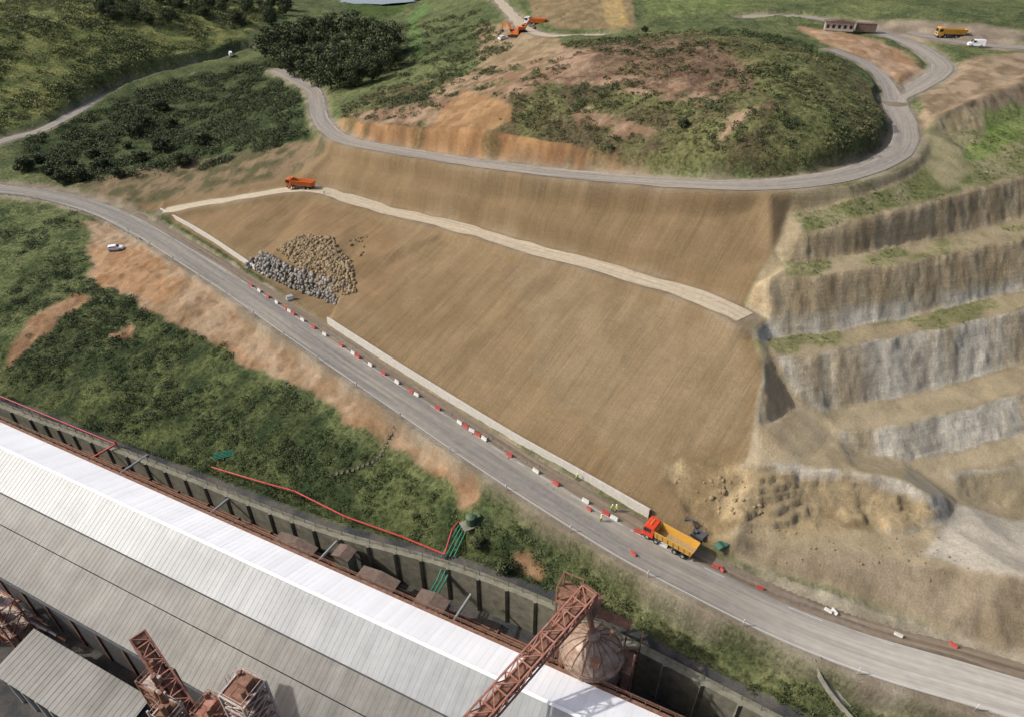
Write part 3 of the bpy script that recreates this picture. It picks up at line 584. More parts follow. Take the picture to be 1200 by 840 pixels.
def slab(name,s0,z0,s1,z1,m,ribs=1.0,th=.15,a0=A0,a1=A1,rh=.07,parent=par):
    mb=MB(); mb.add([(a0,s0,z0),(a1,s0,z0),(a1,s1,z1),(a0,s1,z1),(a0,s0,z0-th),(a1,s0,z0-th),(a1,s1,z1-th),(a0,s1,z1-th)],[(3,2,1,0),(4,5,6,7),(0,1,5,4),(1,2,6,5),(2,3,7,6),(3,0,4,7)],0)
    a=a0+.3
    while a<a1-.2:
        w=.04; mb.add([(a-w,s0,z0+.004),(a+w,s0,z0+.004),(a+w,s1,z1+.004),(a-w,s1,z1+.004),(a,s0,z0+rh),(a,s1,z1+rh)],[(0,3,5,4),(1,4,5,2),(0,4,1),(2,5,3)],0); a+=ribs
    return mb.obj(name,[m],parent=parent)
slab('back_roof_slope',-48.9,-.5,-43,1.95,rglare,1.0,rh=.02); slab('front_roof_slope',-42.95,1.95,-37.1,-1,rgrey,.9,rh=.03)
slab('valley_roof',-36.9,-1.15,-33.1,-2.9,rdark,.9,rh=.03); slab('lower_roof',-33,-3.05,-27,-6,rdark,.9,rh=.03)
mb=MB()
for s_,zt in((-48.3,-.8),(-27.6,-6.3)): mb.box(((A0+A1)/2,s_,(zt-16)/2),(A1-A0,.3,zt+16),0)
for aa in (A0+.2,A1-.2):
    mb.add([(aa,-48.2,-16),(aa,-27.7,-16),(aa,-27.7,-6.4),(aa,-37,-2),(aa,-43,1.7),(aa,-48.2,-.8)],[(0,1,2,3,4,5)],0)
a=A0+2
while a<A1: mb.box((a,-27.35,-11.2),(.4,.25,9.6),1); mb.box((a,-48.6,-8.6),(.4,.25,14.8),1); a+=6
mb.obj('walls',[dark,rust],parent=par)
mb=MB(); mb.box(((A0+A1)/2,-43,2.06),(A1-A0,.5,.10),0); mb.obj('ridge_cap',[rglare],parent=par)
mb=MB(); mb.box(((A0+A1)/2,-37,-1.25),(A1-A0,.16,.2),0); mb.box(((A0+A1)/2,-26.8,-6.15),(A1-A0,.3,.2),0); mb.obj('gutters',[dark],parent=par)
mb=MB(); a=A0
while a<A1: mb.box((a,-49.6,-.2),(.08,.08,1.4),0); a+=2.0
for z in(-.1,.25,.5): mb.box(((A0+A1)/2,-49.6,z),(A1-A0,.05,.05),0)
mb.box(((A0+A1)/2,-49.3,-.95),(A1-A0,.8,.08),0); mb.obj('eave_walkway',[rust],parent=par)
def shedlet(name,a,s,w,d,zb,h,m1,m2):
    mb=MB(); mb.box((a,s,zb+h/2),(w,d,h),0)
    mb.prism([(a-w/2-.3,zb+h+.003),(a+w/2+.3,zb+h+.003),(a+w/2+.3,zb+h+.15),(a,zb+h+.7),(a-w/2-.3,zb+h+.15)],s-d/2-.3,s+d/2+.3,1)
    for i in range(int(w//2)): mb.box((a-w/2+1+i*2,s-d/2-.02,zb+h*.6),(1,.06,.9),2)
    return mb.obj(name,[m1,m2,glass],rz=FR)
brownr=mat('brown_sheet_roof',(.10,.065,.05),.8,0,(.19,.14,.11),.2,1.5)
shedlet('pump_house',52,-54.6,7,4,-16,6.5,dark,brownr); shedlet('workshop_hut',41,-54.6,5,3.5,-16,7.5,dconc,brownr); shedlet('pump_house',70,-55,8,3,-16,6,dark,brownr); shedlet('switch_room',60,-57,3.0,2.2,-16,7.5,dconc,brownr)
for a,s,z in((63,-54.5,-9),(36,-54.5,-9),(88,-55,-9),(112,-55,-9)):
    mb=MB(); mb.cyl((a,s-5,z),(a,s+5.4,z+1),.25,n=10,mi=0); mb.box((a,s+1,z-3),(.3,.3,6.6),1); mb.obj('pipe_bridge',[steel,rust],rz=FR)
mb=MB()
for k in range(3): mb.cyl((20,-57.5+k*.6,-13+k*.3),(140,-57.5+k*.6,-13+k*.3),.16,n=8,mi=1)
a=22
while a<140: mb.box((a,-56.8,-14.3),(.2,1.8,3.6),1); a+=8
mb.obj('yard_pipe_rack',[steel,rust],rz=FR)
# tank with domed roof
mb=MB(); prof=[(4.3,-16),(4.3,-.5),(4.55,-.4),(4.55,0),(4.2,.4),(3.6,1.5),(2.7,2.5),(1.6,3.2),(.9,3.5),(.9,4.1),(0.01,4.15)]
mb.lathe(prof,32,0)
for i in range(16):
    t=2*math.pi*i/16; mb.beam((4.7*math.cos(t),4.7*math.sin(t),-.3),(4.7*math.cos(t),4.7*math.sin(t),1.0),.08,1)
    t2_=2*math.pi*(i+1)/16
    for z in(.5,1.0): mb.beam((4.7*math.cos(t),4.7*math.sin(t),z),(4.7*math.cos(t2_),4.7*math.sin(t2_),z),.06,1)
    for (r0,z0),(r1,z1) in zip(prof[4:8],prof[5:9]): mb.beam((r0*math.cos(t),r0*math.sin(t),z0+.04),(r1*math.cos(t),r1*math.sin(t),z1+.04),.12,1)
for i in range(8):
    t=2*math.pi*i/8; mb.beam((4.6*math.cos(t),4.6*math.sin(t),-16),(4.6*math.cos(t),4.6*math.sin(t),-.6),.35,1)
for k,z in enumerate((-3,-6,-9,-12)):
    mb.lathe([(4.3,z),(4.6,z+.003),(4.6,z+.25),(4.3,z+.253)],32,1)
tank_m=mat('weathered_tank_steel',(.16,.09,.06),.5,.2,(.42,.34,.27),.2,.7)
x,y=F(13,-53.4); tk=mb.obj('storage_tank',[tank_m,rust],(x,y,0),FR)
mb=MB()
for (a,s) in((16.5,-58.3),(19.5,-58.3),(16.5,-55.6),(19.5,-55.6)): mb.beam((a,s,-16),(a,s,8),.3,0)
for k in range(6):
    z=-15+k*4; z2=z+4 if k<5 else 8
    P4=[(16.5,-58.3),(19.5,-58.3),(19.5,-55.6),(16.5,-55.6)]
    for i in range(4):
        p=P4[i];q_=P4[(i+1)%4]; mb.beam((*p,z),(*q_,z2),.14,0); mb.beam((*p,z2),(*q_,z2),.16,0)
mb.box((16.5,-57,5.2),(6,4,.12),0)
for i in range(8): mb.beam((9.5+i*.9,-59.3,1.4),(9.5+i*.9,-59.3,2.6),.07,0)
mb.box((12,-58.6,1.4),(6,1.6,.12),0); mb.beam((9.5,-59.3,2.6),(17,-59.3,2.6),.08,0)
for i in range(5): z=-14+i*3.1; mb.box((8.2,-56+.3*i,z),(2.2,3.5,.12),0); mb.beam((7.2,-57.5,z),(9.2,-54.5,z+3.1),.25,0); mb.beam((7.1,-57.7,z+1),(9.3,-57.7,z+1),.06,0)
for (a,s) in((7.1,-57.8),(9.3,-57.8),(7.1,-53.8),(9.3,-53.8)): mb.beam((a,s,-16),(a,s,2.5),.2,0)
mb.cyl((15.2,-56.2,6.3),(13.2,-53.6,4.0),.5,.4,10,0); mb.box((11.5,-50.5,2.4),(1.2,1,1.2),0); mb.cyl((10.8,-54.5,3.2),(10.8,-54.5,4.6),.25,n=8)
mb.obj('tank_support_tower',[rust],rz=FR)
def conveyor(name,p,q,w,h,m1,m2,nseg):
    p,q=Vector(p),Vector(q); d=(q-p); sdir=Vector((-d.y,d.x,0)).normalized()*w/2; up=Vector((0,0,h)); mb=MB()
    c4=[p+sdir,p-sdir,p-sdir+up,p+sdir+up]
    for c in c4: mb.beam(c,c+d,.22,0)
    for i in range(nseg+1):
        o_=d*(i/nseg)
        for j in range(4): mb.beam(c4[j]+o_,c4[(j+1)%4]+o_,.16,0)
        if i<nseg:
            o2=d*((i+1)/nseg); fl=i%2
            for a_,b_ in((0,3),(1,2),(3,2)): mb.beam(c4[a_ if fl else b_]+o_,c4[b_ if fl else a_]+o2,.13,0)
    mid=(p+q)/2; R=d.to_track_quat('X','Z').to_matrix()
    mb.box(mid+Vector((0,0,.25)),(d.length,w*.8,.15),1,R=R); mb.box(mid+Vector((0,0,h*.55)),(d.length,w*.45,.5),1,R=R)
    mb.box(q+Vector((0,0,h/2)),(1.2,w*1.02,h*.8),1,R=R); mb.box(p+Vector((0,0,h/2)),(1.2,w*1.02,h*.8),1,R=R)
    return mb.obj(name,[m1,m2],rz=FR)
conveyor('conveyor_gallery',(15.1,-56.4,6.8),(26,-16,6.8),2.3,2.1,rustp,rust,18)
mb=MB()
for (a,s) in((23.4,-25.5),(26.0,-25.5),(24.2,-22.5),(26.8,-22.5)): mb.beam((a,s,-16),(a-.3,s,6.8),.3,0)
for k in range(5): mb.beam((23.4,-25.5,-15+k*4),(26,-25.5,-11+k*4),.15,0); mb.beam((24.2,-22.5,-15+k*4),(26.8,-22.5,-11+k*4),.15,0)
mb.obj('conveyor_trestle',[rust],rz=FR)
def tower(name,a,s,w,top,m1,m2,mm,lev=3.2):
    mb=MB(); P4=[(a-w/2,s-w/2),(a+w/2,s-w/2),(a+w/2,s+w/2),(a-w/2,s+w/2)]; z=-16
    for p in P4: mb.beam((*p,-16),(*p,top),.25,0)
    while z+lev<=top+.1:
        z2=z+lev
        for i in range(4):
            p=P4[i];q_=P4[(i+1)%4]; mb.beam((*p,z),(*q_,z2),.12,0); mb.beam((*q_,z),(*p,z2),.1,0); mb.beam((*p,z2),(*q_,z2),.2,0); mb.beam((*p,z2+1),(*q_,z2+1),.06,0)
        mb.box((a,s,z2-.1),(w*.95,w*.95,.08),1); mb.box((a+random.uniform(-.5,.5),s+random.uniform(-.5,.5),z2+.7),(w*.4,w*.35,1.3),1); z=z2
    mb.cyl((a-.3*w,s+.2*w,-16),(a-.3*w,s+.2*w,top+1.5),.3,n=10,mi=2); mb.cyl((a+.2*w,s-.2*w,top-.5),(a+.2*w,s-.2*w,top+1.8),.5,.25,10,2)
    for i in range(int((top+16)/.4)): mb.box((a+w/2+.25,s,-15.8+i*.4),(.04,.5,.04),2)
    for dy in(-.25,.25): mb.beam((a+w/2+.25,s+dy,-16),(a+w/2+.25,s+dy,top+1),.05,2)
    return mb.obj(name,[m1,m2,mm],rz=FR)
whitep=mat('peeling_white_paint',(.26,.18,.14),.7,0,(.58,.52,.47),.2,2.5)
tower('process_tower',46,-24,3.6,12.8,whitep,rust,rust,2.4); tower('process_tower',52,-22.5,3.0,6,rust,rustp,rust,2.4)
conveyor('inclined_conveyor',(65,-24.5,8),(50,-20,-1),1.9,1.8,rustp,rust,12); tower('process_tower',61,-22.5,3.2,6.5,rust,whitep,rust,2.4); tower('process_tower',56.5,-20,2.6,7,whitep,rust,rust,2.4)
tower('process_tower',103,-23.5,3.5,-6.5,rustp,whitep,rust); tower('process_tower',110,-21,3,-8.5,rustp,rust,rust)
mb=MB()
for i in range(7): mb.cyl((95+i*1.3,-26.2+.3*(i%3),-15-.0+i),(112,-25.5+.4*(i%3),-9-i*.8),.22,n=8,mi=i%3)
mb.obj('pipe_rack',[rustp,steel,whitep],rz=FR)
p2=bpy.data.objects.new('low_workshop',None); scene.collection.objects.link(p2); p2.rotation_euler=(0,0,FR)
slab('roof',-23.9,-8.9,-16.5,-10.2,rdark,1.0,a0=70,a1=96,parent=p2,rh=.04)
mb=MB(); mb.box((83,-20.2,-13.3),(25,6.8,5.2),0)
for i in range(8): mb.box((72+i*3.1,-16.75,-13),(1.6,.12,2.2),1); mb.box((70.6+i*3.1,-16.6,-13.2),(.25,.3,5.4),2)
mb.obj('walls',[dark,glass,conc],parent=p2)
# pipes on the wall
def pipe(name,pts,r,m,posts=True,n=8):
    mb=MB()
    for i in range(len(pts)-1): mb.cyl(pts[i],pts[i+1],r,n=n,mi=0)
    for p in pts[1:-1]: mb.cyl((p[0],p[1],p[2]-r*1.05),(p[0],p[1],p[2]+r*1.05),r*1.05,n=n,mi=0)
    if posts:
        c=catmull(pts,3.5)
        for p in c[1:-1]:
            g=G(p[0],p[1]); 
            if g<-13: g=p[2]-2
            mb.beam((p[0],p[1],g-.2),(p[0],p[1],p[2]),.1,1)
    return mb.obj(name,[m,rust])
def up(u,v,dz,h=None):
    x,y,z=SW(u,v); return (x,y,z+dz)
pipe('red_pipe',[W(-120,412,-8),W(0,464,-8),W(70,493,-8),W(136,520,-8)],.13,redp)
mb=MB(); p=W(136,520,-8); mb.beam((p[0],p[1],-11),(p[0],p[1],-7.2),.25,0); q_=W(108,536,-9); mb.beam(p,q_,.3,0); mb.obj('pipe_post',[redp])
pipe('red_pipe',[W(248,547,-7.5),W(312,566,-7),W(345,575,-7),W(405,605,-7),W(470,628,-7),W(521,649,-6.8),W(530,620,-5.5),W(546,600,-5)],.16,redp)
for k in range(4): pipe('green_pipe',[W(517+k*5,652,-7),W(536+k*4,618,-5.6),W(549+k*3,600,-5)],.13,greenp)
for k in range(3): pipe('green_pipe',[W(495+k*5,708,-9.5),W(512+k*5,680,-9.5),W(521+k*5,658,-7.6)],.16,greenp,False)
mb=MB(); mb.cyl((0,0,.1),(0,0,1.9),.9,n=14,mi=0); mb.cyl((0,0,1.9),(0,0,2.2),.9,.3,14,0); mb.box((1.3,0,.8),(.9,1,1.6),0); mb.box((0,0,0),(3.4,2.4,.3),1); mb.obj('green_tank',[mat('dull_green_paint',(.08,.12,.065),.6),dconc],up(552,616,.1),.5,.03)
mb=MB()
for k in range(5): mb.cyl((-2,k*.35,.3+.1*k),(2,k*.35+.2,.3+.05*k),.12,n=8,mi=0)
for k in(-1.5,0,1.5): mb.box((k,.7,.1),(.15,2.2,.3),1)
mb.obj('green_pipe_stack',[greenp,rust],up(262,538,.1),.3)
mb=MB()
for i in range(0,len(wc)-1,2):
    p=wc[i]; mb.beam((p[0],p[1],p[2]+.4),(p[0],p[1],p[2]+1.7),.07,0)
for z in(.9,1.3,1.65):
    for i in range(len(wc)-1): mb.beam((wc[i][0],wc[i][1],wc[i][2]+z),(wc[i+1][0],wc[i+1][1],wc[i+1][2]+z),.035,0)
mb.obj('wall_railing',[mat('mossy_rail',(.10,.10,.06),.8)])
ch=catmull([SW(*p) for p in((957,772),(957,790),(968,805),(985,822),(1003,842),(1020,860))],1.0); ch=sm1(ch,8)
ribbon('drainage_channel',ch,.55,mat('weathered_channel_concrete',(.17,.16,.13),.9,0,(.30,.28,.23),.2,1.5),.30,0,(-1.15,-1,-.75,-.65,.65,.75,1,1.15),prof=(-1,0,0,-.35,-.35,0,0,-1))
st=sm1(catmull([SW(*p) for p in((388,558),(430,545),(447,535),(452,518),(462,505))],1.0),4); mb=MB()
for i in range(len(st)-1): mb.beam((st[i][0],st[i][1],G(*st[i][:2])+.9),(st[i+1][0],st[i+1][1],G(*st[i+1][:2])+.9),.06,0); mb.box((st[i][0],st[i][1],G(*st[i][:2])+.15),(.5,.9,.2),1)
for i in range(0,len(st),2): mb.box((st[i][0],st[i][1],G(*st[i][:2])+.45),(.06,.06,.9),0)
mb.obj('hillside_steps',[mat('timber_rail',(.14,.11,.07),.9),mat('weathered_step',(.14,.125,.09),.9)])
# ------------------------------------------------------------------ vehicles
orange=mat('orange_vehicle_paint',(.62,.15,.03),.4,0,(.5,.14,.04),0,1.5); red=mat('red_cab_paint',(.55,.05,.02),.35); yellow=mat('yellow_body_paint',(.58,.31,.04),.5,0,(.46,.27,.07),0,1.5); black=mat('tyre_rubber',(.02,.02,.02),.9); white=mat('white_vehicle_paint',(.75,.75,.75),.35); lamp=mat('tail_lamp',(.5,.02,.01),.3); chrome=mat('chassis_steel',(.08,.08,.085),.6); dusty=mat('dusty_bed',(.30,.21,.10),.9,0,(.38,.27,.14),.2,2)
def dump_truck(loc,rz,cab,body,L=8.6):
    p=bpy.data.objects.new('dump_truck',None); scene.collection.objects.link(p); p.location=loc; p.rotation_euler=(0,0,rz)
    mb=MB(); mb.box((0,0,.85),(8.2,.9,.3),0); mb.box((4.15,0,.6),(.25,2.4,.45),0); mb.box((-4.1,0,.7),(.15,2.3,.2),0); mb.cyl((1.2,-1.0,.75),(2.0,-1.0,.75),.32,n=12,mi=0); mb.box((1.6,1.0,.75),(.9,.4,.5),0); mb.obj('chassis',[chrome],parent=p,bevel=.03)
    mb=MB(); mb.prism([(2.35,.75),(4.3,.75),(4.33,1.7),(4.1,2.95),(3.85,3.08),(2.35,3.08)],-1.22,1.22,0); mb.obj('cab',[cab],parent=p,bevel=.07)
    mb=MB(); R=Matrix.Rotation(math.radians(-10.5),3,'Y'); mb.box((4.25,0,2.3),(.04,2.1,.95),0,R=R)
    for s in(-1,1): mb.box((3.4,s*1.235,2.3),(1.1,.03,.8),0); mb.box((4.05,s*1.42,2.3),(.12,.22,.55),1)
    for s in(-1,1): mb.box((4.3,s*.95,.95),(.1,.4,.22),2)
    mb.box((4.345,0,1.35),(.03,1.5,.45),1); mb.box((3.3,0,3.14),(.3,1.4,.12),3); mb.obj('windows_and_trim',[glass,chrome,white,orange],parent=p)
    mb=MB(); x0,x1,w,zb,zt,t=-4.2,2.15,1.25,1.2,2.65,.08
    mb.box(((x0+x1)/2,0,zb+.05),(x1-x0,2.1,.1),1)
    for s in(-1,1):
        mb.add([(x0,s*1.0,zb),(x1,s*1.0,zb),(x1,s*w,zt),(x0-.35,s*w,zt),(x0,s*(1.0-t),zb),(x1,s*(1.0-t),zb),(x1,s*(w-t),zt),(x0-.35,s*(w-t),zt)],[(0,1,2,3),(7,6,5,4),(3,2,6,7),(0,3,7,4),(1,5,6,2)],0)
        for i in range(7): x=x0+.3+i*.95; mb.beam((x,s*1.04,zb),(x,s*1.29,zt),.1,0)
        mb.beam((x0-.35,s*(w+.02),zt),(x1,s*(w+.02),zt),.13,0)
    mb.add([(x1,-1,zb),(x1,1,zb),(x1+.12,w,zt),(x1+.12,-w,zt),(x1+.08,-1,zb),(x1+.08,1,zb),(x1+.2,w,zt),(x1+.2,-w,zt)],[(0,1,2,3),(7,6,5,4),(3,2,6,7),(1,5,6,2),(4,0,3,7)],0)
    mb.box((x1+.55,0,zt+.03),(.95,2.3,.07),0); mb.add([(x0,-1,zb),(x0,1,zb),(x0-.35,w,zt),(x0-.35,-w,zt),(x0-.07,-1,zb),(x0-.07,1,zb),(x0-.42,w,zt),(x0-.42,-w,zt)],[(3,2,1,0),(4,5,6,7),(2,3,7,6)],0)
    mb.obj('tipper_body',[body,dusty],parent=p)
    mb=MB()
    for x in(3.35,1.75,-1.6,-3.0):
        for s in(-1,1): 
            y0,y1=(s*.78,s*1.2); mb.cyl((x,y0,.52),(x,y1,.52),.52,n=18,mi=0); mb.cyl((x,y1,.52),(x,y1+s*.03,.52),.25,n=12,mi=1)
    for s in(-1,1): mb.box((-4.15,s*.9,.95),(.06,.35,.15),2)
    mb.obj('wheels',[black,steel,lamp],parent=p)
    return p
def car(loc,rz,m,name='parked_car',van=False):
    p=bpy.data.objects.new(name,None); scene.collection.objects.link(p); p.location=loc; p.rotation_euler=(0,0,rz)
    prof=[(-2.1,.35),(-2.15,.8),(-2.0,1.0),(-1.75,1.45),(-.2,1.5),(.35,1.42),(1.05,.98),(1.9,.85),(2.12,.65),(2.1,.35)] if not van else [(-2.3,.35),(-2.35,1.9),(-2.2,2.0),(1.0,2.0),(1.6,1.2),(2.3,1.0),(2.4,.4)]
    mb=MB(); n=len(prof); vs=[]
    for y in(-.88,-.8,.8,.88):
        for x,z in prof:
            yy=y*(1-.16*max(0,(z-.9)/.6)); vs.append((x*(.985 if abs(y)>.85 else 1),yy,z-.02 if abs(y)>.85 else z))
    fs=[]
    for r_ in range(3):
        for i in range(n): a=r_*n+i;b_=r_*n+(i+1)%n; fs.append((a,b_,b_+n,a+n))
    fs+=[tuple(range(n-1,-1,-1)),tuple(range(3*n,4*n))]; mb.add(vs,fs,0); mb.obj('body',[m],parent=p)
    mb=MB()
    if not van:
        mb.add([(.42,-.66,1.41),(.42,.66,1.41),(1.02,.72,1.03),(1.02,-.72,1.03)],[(0,3,2,1)],0); mb.add([(-1.8,-.64,1.42),(-1.8,.64,1.42),(-2.03,.7,1.05),(-2.03,-.7,1.05)],[(0,1,2,3)],0)
        for s in(-1,1): mb.box((-.5,s*.80,1.2),(1.9,.04,.3),0)
    else:
        mb.add([(1.05,-.66,1.96),(1.05,.66,1.96),(1.62,.7,1.24),(1.62,-.7,1.24)],[(0,3,2,1)],0)
        for s in(-1,1): mb.box((.8,s*.80,1.5),(.8,.05,.5),0)
    for s in(-1,1): mb.box((2.1,s*.6,.72),(.06,.3,.14),1)
    for s in(-1,1): mb.box((-2.12,s*.65,.8),(.06,.22,.16),2)
    mb.obj('windows_and_lights',[glass,white,lamp],parent=p).location=(0,0,.012)
    mb=MB()
    for x in(-1.3,1.35):
        for s in(-1,1): mb.cyl((x,s*.68,.32),(x,s*.9,.32),.32,n=16,mi=0); mb.cyl((x,s*.9,.32),(x,s*.915,.32),.18,n=10,mi=1)
    mb.obj('wheels',[black,steel],parent=p); return p
def excavator(loc,rz,m,sc=1,name='excavator'):
    p=bpy.data.objects.new(name,None); scene.collection.objects.link(p); p.location=loc; p.rotation_euler=(0,0,rz); p.scale=(sc,)*3
    mb=MB()
    for s in(-1,1): mb.prism([(-1.7,0.02),(1.7,0.02),(2.05,.35),(1.8,.8),(-1.8,.8),(-2.05,.35)],s*1.2-.3,s*1.2+.3,0)
    mb.box((0,0,.6),(1.6,2,.4),0); mb.obj('tracks',[black],parent=p,bevel=.05)
    mb=MB(); mb.cyl((0,0,.8),(0,0,1.05),.7,n=16,mi=0); mb.box((-.5,0,1.6),(3.4,2.5,1.1),0); mb.box((-1.7,0,1.7),(1.2,2.6,1.2),0); mb.prism([(0,1.3),(1.4,1.3),(1.4,2.2),(1.1,2.9),(0,2.9)],.3,1.25,0); mb.obj('house',[m],parent=p,bevel=.05)
    mb=MB(); mb.box((1.3,.78,2.3),(.2,.85,.9),0); mb.box((.6,1.26,2.35),(1,.03,.8),0); mb.box((.6,.29,2.35),(1,.03,.8),0); mb.obj('cab_windows',[glass],parent=p)
    mb=MB(); mb.beam((.9,-.3,1.6),(2.8,-.3,4.3),.4,0,.55); mb.beam((2.8,-.3,4.3),(4.8,-.3,4.2),.38,0,.45); mb.beam((4.9,-.3,4.5),(5.6,-.3,1.9),.3,0,.4); mb.cyl((1.3,-.3,1.3),(2.9,-.3,3.6),.08,n=6,mi=1); mb.cyl((3.2,-.3,4.7),(4.9,-.3,4.9),.08,n=6,mi=1)
    mb.prism([(5.3,1.9),(6.0,1.9),(6.1,1.2),(5.7,.8),(5.1,1.0),(4.9,1.5)],-.9,.3,1); mb.obj('boom_and_bucket',[m,chrome],parent=p); return p
def hdg(k,pt):
    c=CL[k]; i=int(np.argmin(np.hypot(c[:,0]-pt[0],c[:,1]-pt[1]))); i=min(max(i,1),len(c)-2); d=c[i+1]-c[i-1]; return math.atan2(d[1],d[0]),c[i]
h,c=hdg('lower_road',SW(787,634)); o=offset(CL['lower_road'],3.3); i=int(np.argmin(np.hypot(o[:,0]-SW(787,634)[0],o[:,1]-SW(787,634)[1]))); dump_truck((o[i,0],o[i,1],G(o[i,0],o[i,1])+.08),h+math.pi-.05,red,yellow)
p=SW(355,218); h,c=hdg('bench_road',p); dump_truck((c[0],c[1],c[2]-.02),h+math.pi-.05,orange,orange)
p=SW(815,634); h,_=hdg('lower_road',p); excavator((p[0]+.5,p[1]+.7,p[2]),h+2.9,chrome,.55,'backhoe_excavator')
p=SW(136,293); car(p,h+.9,white)
p=SW(627,30); dump_truck(p,2.8,white,orange)
p=SW(603,44); excavator(p,2.6,orange,1.1); p=SW(612,38); excavator(p,.3,orange,.9)
p=SW(1112,45); dump_truck(p,3.0,yellow,yellow); p=SW(1143,55); car(p,2.9,white,'parked_van',True); p=SW(271,66); car(p,2.0,white,'parked_van',True); p=SW(590,47); car(p,.6,white,'parked_car')
mb=MB(); 
mb.box((0,0,1.3),(9,3,2.6),0); mb.prism([(-5,2.61),(5,2.61),(5,2.7),(0,3.5),(-5,2.7)],-2,2,1); mb.box((8.5,.5,1.2),(6,2.4,2.4),2); mb.box((8.5,.5,2.5),(6.2,2.6,.15),1)
for i in range(5): mb.box((-3.6+i*1.8,-1.52,1.3),(.9,.06,1.1),3)
mb.obj('site_shed',[whitep,brownr,brownr,glass],SW(982,36),-.3)
bred=mat('red_plastic',(.36,.06,.05),.6); bwhite=mat('white_plastic',(.5,.5,.47),.6)
def barrier_mesh(m,nm):
    mb=MB(); mb.prism([(-.22,.02),(.22,.02),(.22,.2),(.1,.40),(.08,.75),(-.08,.75),(-.1,.40),(-.22,.2)],-.7,.7,0); mb.box((0,-.45,.03),(.45,.25,.06),0); mb.box((0,.45,.03),(.45,.25,.06),0); return mb.mesh(nm,[m])
bm_=[barrier_mesh(bred,'barrier_red'),barrier_mesh(bwhite,'barrier_white')]
bo=offset(CL['lower_road'],2.55); cum=np.concatenate([[0],np.cumsum(np.hypot(np.diff(bo[:,0]),np.diff(bo[:,1])))])
s0=cum[int(np.argmin(np.hypot(bo[:,0]-SW(300,335)[0],bo[:,1]-SW(300,335)[1])))]; s1=cum[int(np.argmin(np.hypot(bo[:,0]-SW(790,655)[0],bo[:,1]-SW(790,655)[1])))]
s=s0;k=0
while s<s1:
    x=float(np.interp(s,cum,bo[:,0])); y=float(np.interp(s,cum,bo[:,1])); x2=float(np.interp(s+.5,cum,bo[:,0])); y2=float(np.interp(s+.5,cum,bo[:,1]))
    link('traffic_barrier',bm_[k%2],(x,y,G(x,y)+.1),math.atan2(y2-y,x2-x)+math.pi/2+random.uniform(-.12,.12)); k+=1; s+=random.choice([1.7,4.2,4.6,6.5])
for i,(u,v) in enumerate(((838,665),(845,668),(890,690),(970,716),(977,719),(1052,745),(1116,757),(690,598),(742,650))):
    p=SW(u,v); o=link('traffic_barrier',bm_[(i*2+i//3)%2],(p[0],p[1],p[2]+.02),random.uniform(.3,1.2)); o.scale=(.8,.8,.8)
mb=MB(); mb.cyl((0,0,0),(0,0,1.6),.05,n=6,mi=0); mb.box((0,0,1.3),(.25,.06,.7),1); dm=mb.mesh('delineator',[steel,white])
dl=offset(CL['lower_road'],-4.3); 
for i in range(len(dl)//3,len(dl)-3,9): x,y=dl[i,:2]; link('delineator_post',dm,(x,y,G(x,y)-.05),.6)
gl=offset(CL['lower_road'],-4.6)[:int(len(dl)*.36)]; mb=MB()
for i in range(len(gl)-1): mb.beam((gl[i][0],gl[i][1],G(*gl[i][:2])+.65),(gl[i+1][0],gl[i+1][1],G(*gl[i+1][:2])+.65),.06,0,.32)
for i in range(0,len(gl),2): z=G(*gl[i][:2]); mb.box((gl[i][0],gl[i][1],z+.35),(.12,.12,.8),0)
mb.obj('guard_rail',[steel])
mb=MB(); mb.prism([(-1.3,.02),(1.3,.02),(1.2,.5),(.7,.8),(.1,.6),(-.5,.75),(-1.1,.4)],-.7,.7,0); mb.obj('green_tarpaulin_heap',[mat('green_tarp',(.03,.09,.06),.6)],SW(846,641),.4,.15)
mb=MB(); mb.box((0,0,.5),(1.6,1,1),0); mb.box((0,0,1.05),(1.7,1.1,.1),1); mb.cyl((.6,.3,1.1),(.6,.3,1.7),.06,n=6,mi=1); mb.obj('generator',[white,steel],SW(340,352),.5,.04)
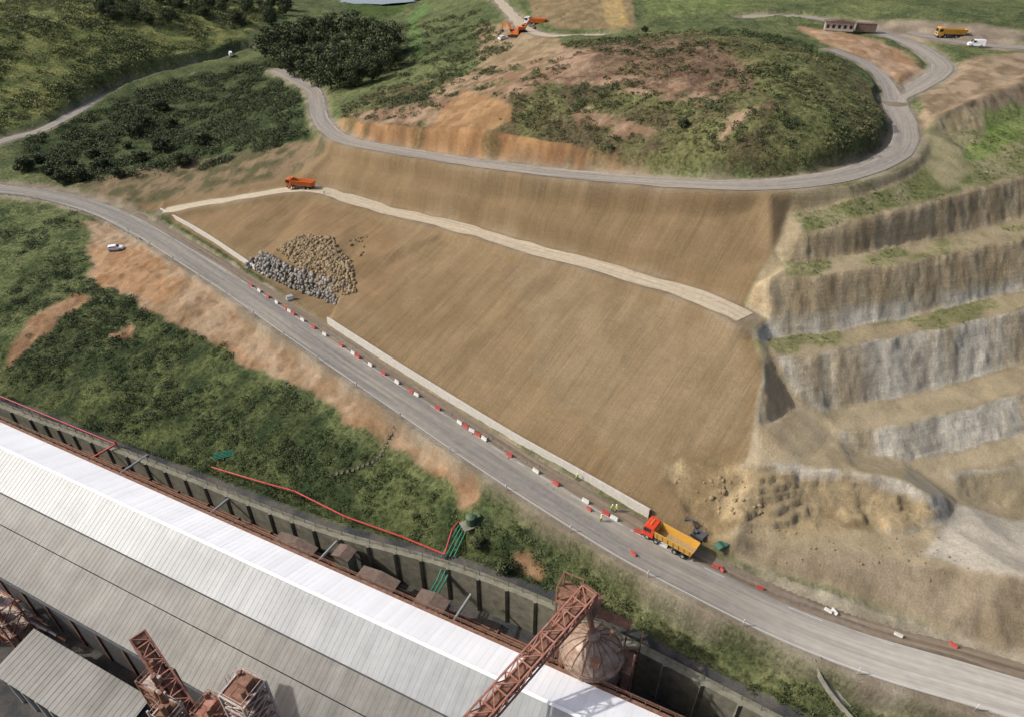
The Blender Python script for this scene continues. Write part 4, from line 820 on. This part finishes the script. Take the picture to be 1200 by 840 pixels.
# ------------------------------------------------------------------ workers
skin=mat('skin',(.45,.26,.18),.6); hiv=mat('hi_vis_jacket',(.55,.75,.05),.7); navy=mat('navy_trousers',(.03,.04,.08),.9); helm=mat('white_helmet',(.8,.8,.78),.4)
def worker(loc,rz,walk=.2):
    p=bpy.data.objects.new('construction_worker',None); scene.collection.objects.link(p); p.location=loc; p.rotation_euler=(0,0,rz)
    V=[(0,0,.95),(0,0,1.15),(0,0,1.38),(0,0,1.5),(.01,0,1.6),(.02,0,1.72)]; R_=[.15,.14,.16,.06,.085,.08]; E=[(0,1),(1,2),(2,3),(3,4),(4,5)]
    for s in(-1,1):
        b=len(V); V+=[(0,s*.18,1.42),(-.05*s*2*walk,s*.25,1.15),(.1+.1*s*walk,s*.24,.92),(.14,s*.23,.84)]; R_+=[.075,.05,.04,.035]; E+=[(2,b),(b,b+1),(b+1,b+2),(b+2,b+3)]
        b=len(V); V+=[(0,s*.1,.88),(s*walk*.6,s*.11,.5),(s*walk*.9-.03,s*.11,.09),(s*walk*.9+.16,s*.12,.05)]; R_+=[.1,.07,.05,.045]; E+=[(0,b),(b,b+1),(b+1,b+2),(b+2,b+3)]
    me=bpy.data.meshes.new('body'); me.from_pydata(V,E,[]); o=link('body',me,parent=p)
    sk=o.modifiers.new('s','SKIN'); o.modifiers.new('u','SUBSURF').levels=1
    for i,q_ in enumerate(me.skin_vertices[0].data): q_.radius=(R_[i],R_[i]); q_.use_root=(i==0)
    dg=bpy.context.evaluated_depsgraph_get(); m2=bpy.data.meshes.new_from_object(o.evaluated_get(dg)); o.modifiers.clear(); o.data=m2; m2.materials.clear()
    for q_ in(hiv,navy,skin,black): m2.materials.append(q_)
    for f in m2.polygons:
        z=f.center.z; y=abs(f.center.y); f.material_index=2 if (z>1.5 or (y>.19 and z<.92)) else (3 if z<.13 else (0 if (z>.93 or y>.19) else 1))
    mb=MB(); mb.lathe([(.13,0),(.125,.06),(.09,.12),(.01,.14)],14,0,(.02,0,1.72)); mb.box((.13,0,1.725),(.1,.18,.02),0); mb.box((.11,0,1.65),(.03,.03,.04),1)
    for s in(-1,1):
        for k in range(5): mb.cyl((.12+.02*k,s*.23,.83),(.125+.022*k,s*.225,.76-.01*(k%3)),.01,.008,5,1)
        mb.box((.1,s*.035,1.69),(.02,.02,.012),2)
    mb.obj('helmet_face_and_fingers',[helm,skin,black],parent=p)
for i,(u,v) in enumerate(((704,612),(717,600),(722,599),(676,563),(380,228))):
    q_=SW(u,v); worker((q_[0],q_[1],q_[2]-.01),i*1.7,.15+.1*(i%2))
# ------------------------------------------------------------------ water
wx,wy,wz=SW(440,4)
watm=mat('lake_water',(.25,.28,.30),.08,spec=.8)
mb=MB(); n=28; mb.add([(28*math.cos(2*math.pi*i/n)*(1+.15*math.sin(3*i)),20*math.sin(2*math.pi*i/n)*(1+.1*math.cos(2*i)),0) for i in range(n)],[tuple(range(n))],0); mb.obj('lake_water',[watm],(wx,wy+8,wz+1.2))
# ------------------------------------------------------------------ camera, light
cam=bpy.data.cameras.new('camera'); co=bpy.data.objects.new('camera',cam); scene.collection.objects.link(co); co.location=(0,0,H); co.rotation_euler=(math.radians(54),0,0)
cam.lens=24; cam.sensor_width=36; cam.clip_end=6000; cam.clip_start=.5; scene.camera=co
sd=Vector((-.80,.02,.64)).normalized(); el=math.asin(sd.z); az=math.atan2(sd.x,sd.y)
sl=bpy.data.lights.new('sun','SUN'); sl.energy=3.7; sl.angle=math.radians(1.0); sl.color=(1,.975,.92); so=bpy.data.objects.new('sun',sl); scene.collection.objects.link(so); so.rotation_euler=sd.to_track_quat('Z','Y').to_euler()
w=bpy.data.worlds.new('World'); scene.world=w; w.use_nodes=True; nt=w.node_tree; sky=nt.nodes.new('ShaderNodeTexSky'); sky.sky_type='NISHITA'; sky.sun_disc=False; sky.sun_elevation=el; sky.sun_rotation=az; sky.air_density=.8; sky.dust_density=5
nt.links.new(sky.outputs[0],nt.nodes['Background'].inputs[0]); nt.nodes['Background'].inputs[1].default_value=.15
scene.view_settings.view_transform='Standard'; scene.view_settings.look='None'; scene.view_settings.exposure=0
